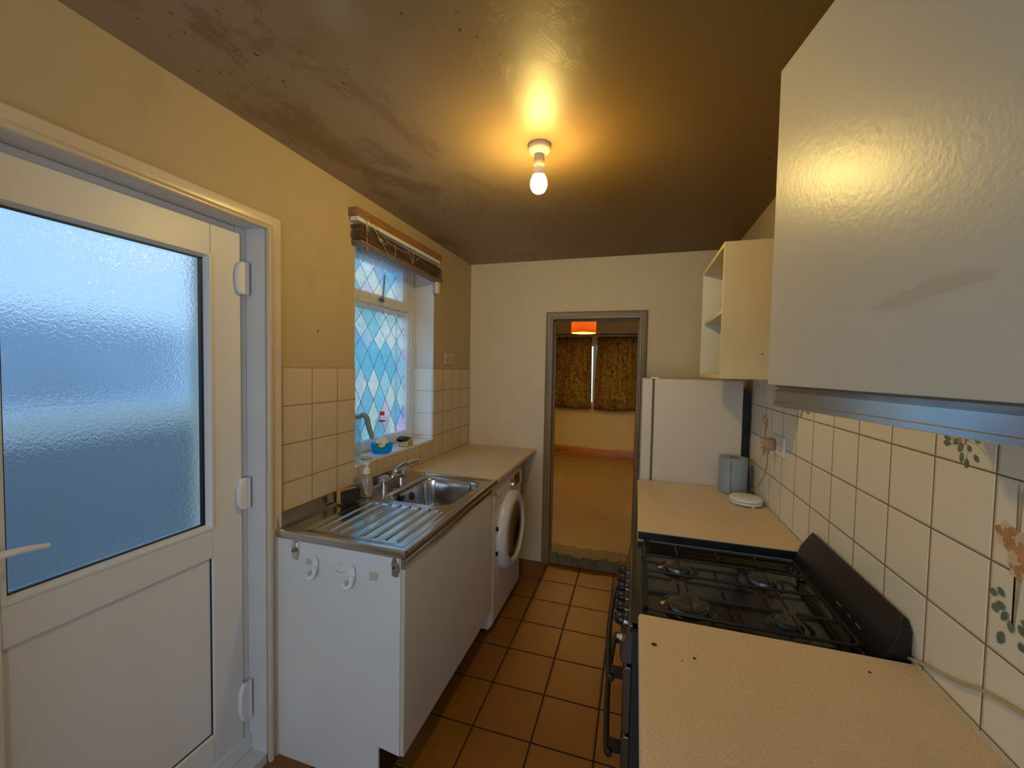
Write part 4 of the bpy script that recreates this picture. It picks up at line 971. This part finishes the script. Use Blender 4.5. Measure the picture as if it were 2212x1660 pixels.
# two pan supports
GZ = .893
def bar(g, pts, r=.0042): g.tube(pts, r, 8)
def pan(x0, x1, bxs, nm):
    y0, y1 = 1.128, 1.572; g = G()
    r_ = .02; pth = [(x0+r_, y0, GZ), (x1-r_, y0, GZ), (x1-.006, y0+.006, GZ), (x1, y0+r_, GZ), (x1, y1-r_, GZ), (x1-.006, y1-.006, GZ), (x1-r_, y1, GZ), (x0+r_, y1, GZ), (x0+.006, y1-.006, GZ), (x0, y1-r_, GZ), (x0, y0+r_, GZ), (x0+.006, y0+.006, GZ)]
    g.tube(pth, .0045, 8, True)
    for x, y in ((x0, y0+.05), (x0, y1-.05), (x1, y0+.05), (x1, y1-.05)): g.tube([(x, y, GZ), (x, y, HZ-.011)], .004, 8)
    ym = (y0+y1)/2; g.tube([(x0, ym, GZ), (x1, ym, GZ)], .0045, 8)
    for by, row in ((bxs[0][1], (bxs[0], bxs[1])), (bxs[2][1], (bxs[2], bxs[3]))):
        x = x0
        for (bx, _, br) in row: g.tube([(x, by, GZ), (bx-br*.55, by, GZ+.003)], .0042, 8); x = bx+br*.55
        g.tube([(x, by, GZ+.003), (x1, by, GZ)], .0042, 8)
    for bx, by, br in bxs:
        q = br*.55
        if by > ym: g.tube([(bx, y1, GZ), (bx, by+q, GZ+.003)], .003, 8); g.tube([(bx, by-q, GZ+.003), (bx, ym, GZ)], .003, 8)
        else: g.tube([(bx, y0, GZ), (bx, by-q, GZ+.003)], .003, 8); g.tube([(bx, by+q, GZ+.003), (bx, ym, GZ)], .003, 8)
    for a_, b_ in ((y0, y0+.075), (ym-.09, ym+.075), (y1-.075, y1)): g.tube([(.284, a_, GZ), (.284, b_, GZ)], .003, 8)
    g.build(nm, M_iron, ck)
pan(.046, .525, BURN, 'pan_support')
g = G()   # cranked backguard with clipped corners
P0 = [(.535, HZ-.004), (.545, HZ+.0), (.583, .990), (.592, .992), (.597, .985), (.597, HZ-.02), (.535, HZ-.02)]
A = []
def bgx(y0, y1, y2, y3): pass
vv = []
for (y, top) in ((CY0+.002, .972), (CY0+.018, .992), (CY1-.030, .992), (CY1-.004, .940)):
    k = (top-HZ)/(.992-HZ)
    vv.append([g.bm.verts.new(q) for q in ((.540, y, HZ-.016), (.540, y, HZ), (.540+.045*k, y, top-.004), (.590, y, top), (.598, y, top-.006), (.598, y, HZ-.016))])
for A_, B_ in zip(vv, vv[1:]):
    for k in range(6): g.bm.faces.new((A_[k], B_[k], B_[(k+1) % 6], A_[(k+1) % 6]))
g.bm.faces.new(vv[0]); g.bm.faces.new(vv[-1][::-1]); g.build('backguard', M_black, ck, bevel=.0006)
g = G()
for y0_, y1_ in ((1.30, 1.325), (1.25, 1.262), (1.20, 1.222)): g.tube([(.5512, y0_, .899), (.5512, y1_, .899)], .0016, 6)
g.build('rust_mark', mat('rust_brown', (.30, .14, .04), .7), ck)
# front: control fascia, grill door and oven door
g = G(); g.prism([(.012, .862), (.000, .858), (-.022, .770), (-.016, .752), (.012, .752)], 'y', CY0+.002, CY1-.002); fa = g.build('control_fascia', M_dkst, ck, bevel=.003)
fn = Vector((-.97, 0, .24)).normalized(); fu = Vector((0, 1, 0)); Fm = Matrix((fu.cross(fn), fu, fn)).transposed()
for i in range(6):
    y = 1.190+i*.0585; c_ = (-.0125, y, .812)
    kb = G().lathe([(.0215, 0), (.0215, .004), (.017, .007), (.0155, .020), (.013, .023), (0, .023)], c_, Fm, 24).build('control_knob', M_black, ck)
    g = G(); g.box(-.004, .004, -.0165, .0165, .022, .031); bmesh.ops.transform(g.bm, matrix=Matrix.Translation(c_) @ Fm.to_4x4(), verts=g.bm.verts); g.build('knob_grip', M_black, kb, bevel=.0015)
    G().lathe([(.0235, 0), (.0235, .0025), (.020, .003), (0, .003)], c_, Fm, 24).build('knob_collar', M_chrome, kb)
G().lathe([(.008, 0), (.008, .004), (.0055, .006), (.0055, .014), (0, .014)], (-.017, 1.135, .795), Fm, 16).build('ignition_button', M_cream, ck)
for z0, z1, zh, nm in ((.560, .744, .700, 'grill_door'), (.130, .552, .490, 'oven_door')):
    g = G(); g.prism([(.010, z0), (-.006, z0), (-.012, z0+.01), (-.012, z1-.012), (-.004, z1), (.010, z1)], 'y', CY0+.002, CY1-.002); d_ = g.build(nm, M_dkst, ck, bevel=.003)
    y0, y1 = CY0+.015, CY1-.02
    pts = spline([(-.040, y0-.012, zh), (-.050, y0+.02, zh), (-.060, (y0+y1)/2, zh), (-.050, y1-.02, zh), (-.040, y1+.01, zh)], 8)
    g = G(); g.tube(pts, .0085, 12)
    for y in (y0+.02, y1-.02): g.box(-.050, -.010, y-.016, y+.016, zh-.007, zh+.007)
    g.build('door_handle', M_black, d_, bevel=.002)
g = G(); g.box(.02, .57, CY0+.01, CY1-.01, 0, .08); g.build('plinth', M_black, ck)

# ------------------------------------------------------------------ things on the right worktops
rl = thing('paper_roll', 'roll of blue paper towel standing on the worktop by the fridge', 'paper roll', (.505, 2.37, .9027))
M_blue = mat('blue_paper', (.30, .36, .42), .85, var=.05, vscale=30, bump=.35, bscale=90)
g = G(); cx, cy_, cz = .502, 2.368, .9030
g.lathe([(.020, 0), (.066, 0), (.067, .004), (.067, .178), (.066, .182), (.021, .182), (.020, .178), (.020, .0)], (cx, cy_, cz), 'z', 48, caps=False); g.build('roll', M_blue, rl)
G().lathe([(.0195, .001), (.0195, .183), (.0178, .183), (.0178, .001), (.0195, .001)], (cx, cy_, cz), 'z', 32, caps=False).build('cardboard_core', mat('cardboard', (.28, .19, .11), .9), rl)
g = G()
def flap(u, v):
    a = math.radians(-150+u*38); r_ = .068+.003*u+.005*u*math.sin(v*7+1)*u
    return (cx+r_*math.cos(a), cy_+r_*math.sin(a)-.004*u, cz+.002+v*.178)
g.grid(flap, 12, 24); g.build('loose_sheet', M_blue, rl, solid=.0006, fix=False)
ro = thing('round_alarm', 'round white plastic detector lying on the worktop before the paper roll', 'detector', (.518, 2.165, .9027))
G().lathe([(0, .004), (.052, .004), (.068, .008), (.071, .014), (.071, .021), (.0, .021)], (.518, 2.165, .9027), 'z', 48).build('base', M_whitep, ro)
G().lathe([(.0695, .021), (.0695, .0235), (0, .0235)], (.518, 2.165, .9027), 'z', 48).build('vent_gap', mat('dark_gap', (.05, .04, .04), .6), ro)
G().lathe([(.071, .0235), (.0715, .028), (.068, .034), (.055, .038), (0, .040)], (.518, 2.165, .9027), 'z', 48).build('cover', M_whitep, ro)
for a in (200, 290, 20): G().cyl((.518+.056*math.cos(math.radians(a)), 2.165+.056*math.sin(math.radians(a)), .9027), .007, .006, 'z', 10).build('foot', M_whitep, ro)
pc = thing('plug_and_cable', 'beige plug and flex hanging from the right wall socket', 'cable', (TR-.03, 2.03, 1.2))
M_flex = mat('dirty_beige_flex', (.42, .30, .18), .5)
g = G(); g.box(TR-.050, TR-.0105, 2.016, 2.056, 1.192, 1.244); g.build('plug', mat('brown_beige_plug', (.42, .26, .14), .45), pc, bevel=.009, seg=3)
G().cyl((TR-.036, 2.036, 1.172), .007, .024, 'z', 12).build('cable_grip', M_flex, pc)
G().tube(spline([(TR-.036, 2.036, 1.175), (TR-.034, 2.045, 1.12), (TR-.034, 2.09, 1.055), (TR-.036, 2.18, .985), (TR-.03, 2.27, .945), (TR-.02, 2.34, .93), (TR-.02, 2.40, .925), (TR-.016, 2.48, .93)], 8), .0034, 8).build('flex', M_flex, pc)
tag(G().tube(spline([(TR-.010, 1.14, .885), (TR-.006, 1.10, .905), (TR-.005, 1.05, .925), (TR-.005, .96, .955), (TR-.005, .90, .983), (TR-.005, .80, 1.01), (TR-.005, .60, 1.05), (TR-.005, .40, 1.07)], 8), .0036, 8).build('gas_hose_cable', mat('pale_flex', (.52, .42, .28), .5)), 'pale flex running up the tiles from behind the cooker', 'cable')

# ------------------------------------------------------------------ wall units
cb = thing('open_shelf_unit', 'cream open wall box with one shelf above the fridge side', 'shelf unit', (.458, 2.02, 1.505))
M_cu = mat('yellowed_cream_board', (.72, .60, .34), .5, var=.08, bump=.06, bscale=200); M_ci = mat('pale_inner_board', (.66, .66, .58), .5, var=.05)
X0, X1, Y0, Y1, Z0, Z1 = .312, R-.001, 1.755, 2.292, 1.506, 2.036
g = G(); g.box(X0, X1, Y0, Y0+.016, Z0, Z1); g.build('side_panel', M_cu, cb, bevel=.001)
g = G(); g.box(X0, X1, Y1-.016, Y1, Z0, Z1); g.build('side_panel', M_ci, cb, bevel=.001)
g = G(); g.box(X0, X1, Y0+.016, Y1-.016, Z1-.016, Z1); g.build('top_panel', M_cu, cb); g = G(); g.box(X0, X1, Y0+.016, Y1-.016, Z0, Z0+.016); g.build('bottom_panel', M_cu, cb)
g = G(); g.box(X1-.008, X1, Y0+.016, Y1-.016, Z0+.016, Z1-.016); g.build('back_panel', M_ci, cb)
g = G(); g.box(X0+.012, X1-.008, Y0+.016, Y1-.016, 1.770, 1.786); g.build('shelf', M_ci, cb)
G().cyl((.455, Y0-.0005, 1.603), .003, .0006, 'y', 10).build('screw_hole', M_hole, cb)

wc = thing('wall_cabinet', 'white wall cabinet in the right foreground, its big door ajar', 'cabinet', (.52, .70, 1.50))
hx, hy = .402, .422; ang = math.radians(10.6)          # hinge point and door swing
g = G()
for a in ((hx+.004, R-.008, .42, .436, 1.506, 2.17), (hx+.004, R-.008, .994, 1.01, 1.506, 2.17), (hx+.004, R-.008, .436, .994, 2.154, 2.17), (hx+.004, R-.008, .436, .994, 1.506, 1.522), (R-.016, R-.008, .436, .994, 1.522, 2.154)): g.box(*a)
g.build('carcass', M_white, wc)
def cabdoor():
    m, t, b = new_mat('scuffed_white_door'); P, X = t.pos()
    n = t.noise(t.scaled(P, (.4, 1, 6)), 9, 5, .7); base = t.mix(t.noise(P, 3, 3), (.52, .49, .42), (.58, .55, .48))
    dy = t.math('DIVIDE', t.math('SUBTRACT', X['Y'], .640), .135); dz = t.math('DIVIDE', t.math('SUBTRACT', t.math('ADD', X['Z'], t.math('MULTIPLY', X['Y'], .12)), 1.716), .026)
    d = t.math('ADD', t.math('MULTIPLY', dy, dy), t.math('MULTIPLY', dz, dz))
    msk = t.ramp(t.math('ADD', t.math('MULTIPLY', d, .35), t.math('MULTIPLY', n, .9)), [(.50, (1,)*3), (.54, (0,)*3)])
    t.l(t.mix(t.math('MULTIPLY', msk, .6), base, (.46, .40, .30)), b.inputs['Base Color']); b.inputs['Roughness'].default_value = .34
    t.l(t.bump(t.math('ADD', t.noise(P, 110, 3), t.math('MULTIPLY', t.noise(P, 40, 2), .6)), .30, .0012), b.inputs['Normal']); return m
def swing(g): bmesh.ops.rotate(g.bm, verts=g.bm.verts, cent=(hx, hy, 0), matrix=Matrix.Rotation(ang, 3, 'Z'))
g = G(); g.box(hx-.018, hx, hy, hy+.600, 1.506, 2.17); swing(g); dd_ = g.build('cabinet_door', cabdoor(), wc, bevel=.0015)
g = G(); g.prism([(hx-.006, 1.506), (hx-.010, 1.502), (hx-.005, 1.497), (hx-.010, 1.493), (hx-.010, 1.4715), (hx-.0115, 1.470), (hx-.0115, 1.462), (hx-.006, 1.460), (hx-.002, 1.462), (hx-.002, 1.506)], 'y', hy+.002, hy+.585); swing(g); g.build('handle_strip', M_alu, dd_)
for z in (1.60, 2.07): g = G(); g.box(hx-.001, hx+.03, hy+.004, hy+.03, z-.02, z+.02); g.build('hinge', M_chrome, wc, bevel=.002)

# ------------------------------------------------------------------ outside
M_pave = mat('wet_paving', (.07, .10, .15), .5, var=.3, vscale=2); M_brick = mat('garden_wall_render', (.09, .14, .22), .8, var=.3, vscale=2)
g = G(); g.box(-6.0, XO-.001, -5, 5.0, -.12, -.02); struct(g.build('ground_yard', M_pave, smooth=False))
g = G(); g.box(-3.3, -3.15, -5, 2.9, -.02, 1.0); struct(g.build('wall_garden', M_brick, smooth=False))
g = G(); g.box(-3.32, -3.13, -5, 2.92, 1.0, 1.2); struct(g.build('trim_11', mat('pale_coping', (.85, .86, .88), .6)))
g = G(); g.box(-6.2, -6.0, -6, 5.4, -.12, 2.1); struct(g.build('wall_neighbour', mat('neighbour_render', (.30, .40, .54), .8, var=.35, vscale=1), smooth=False))
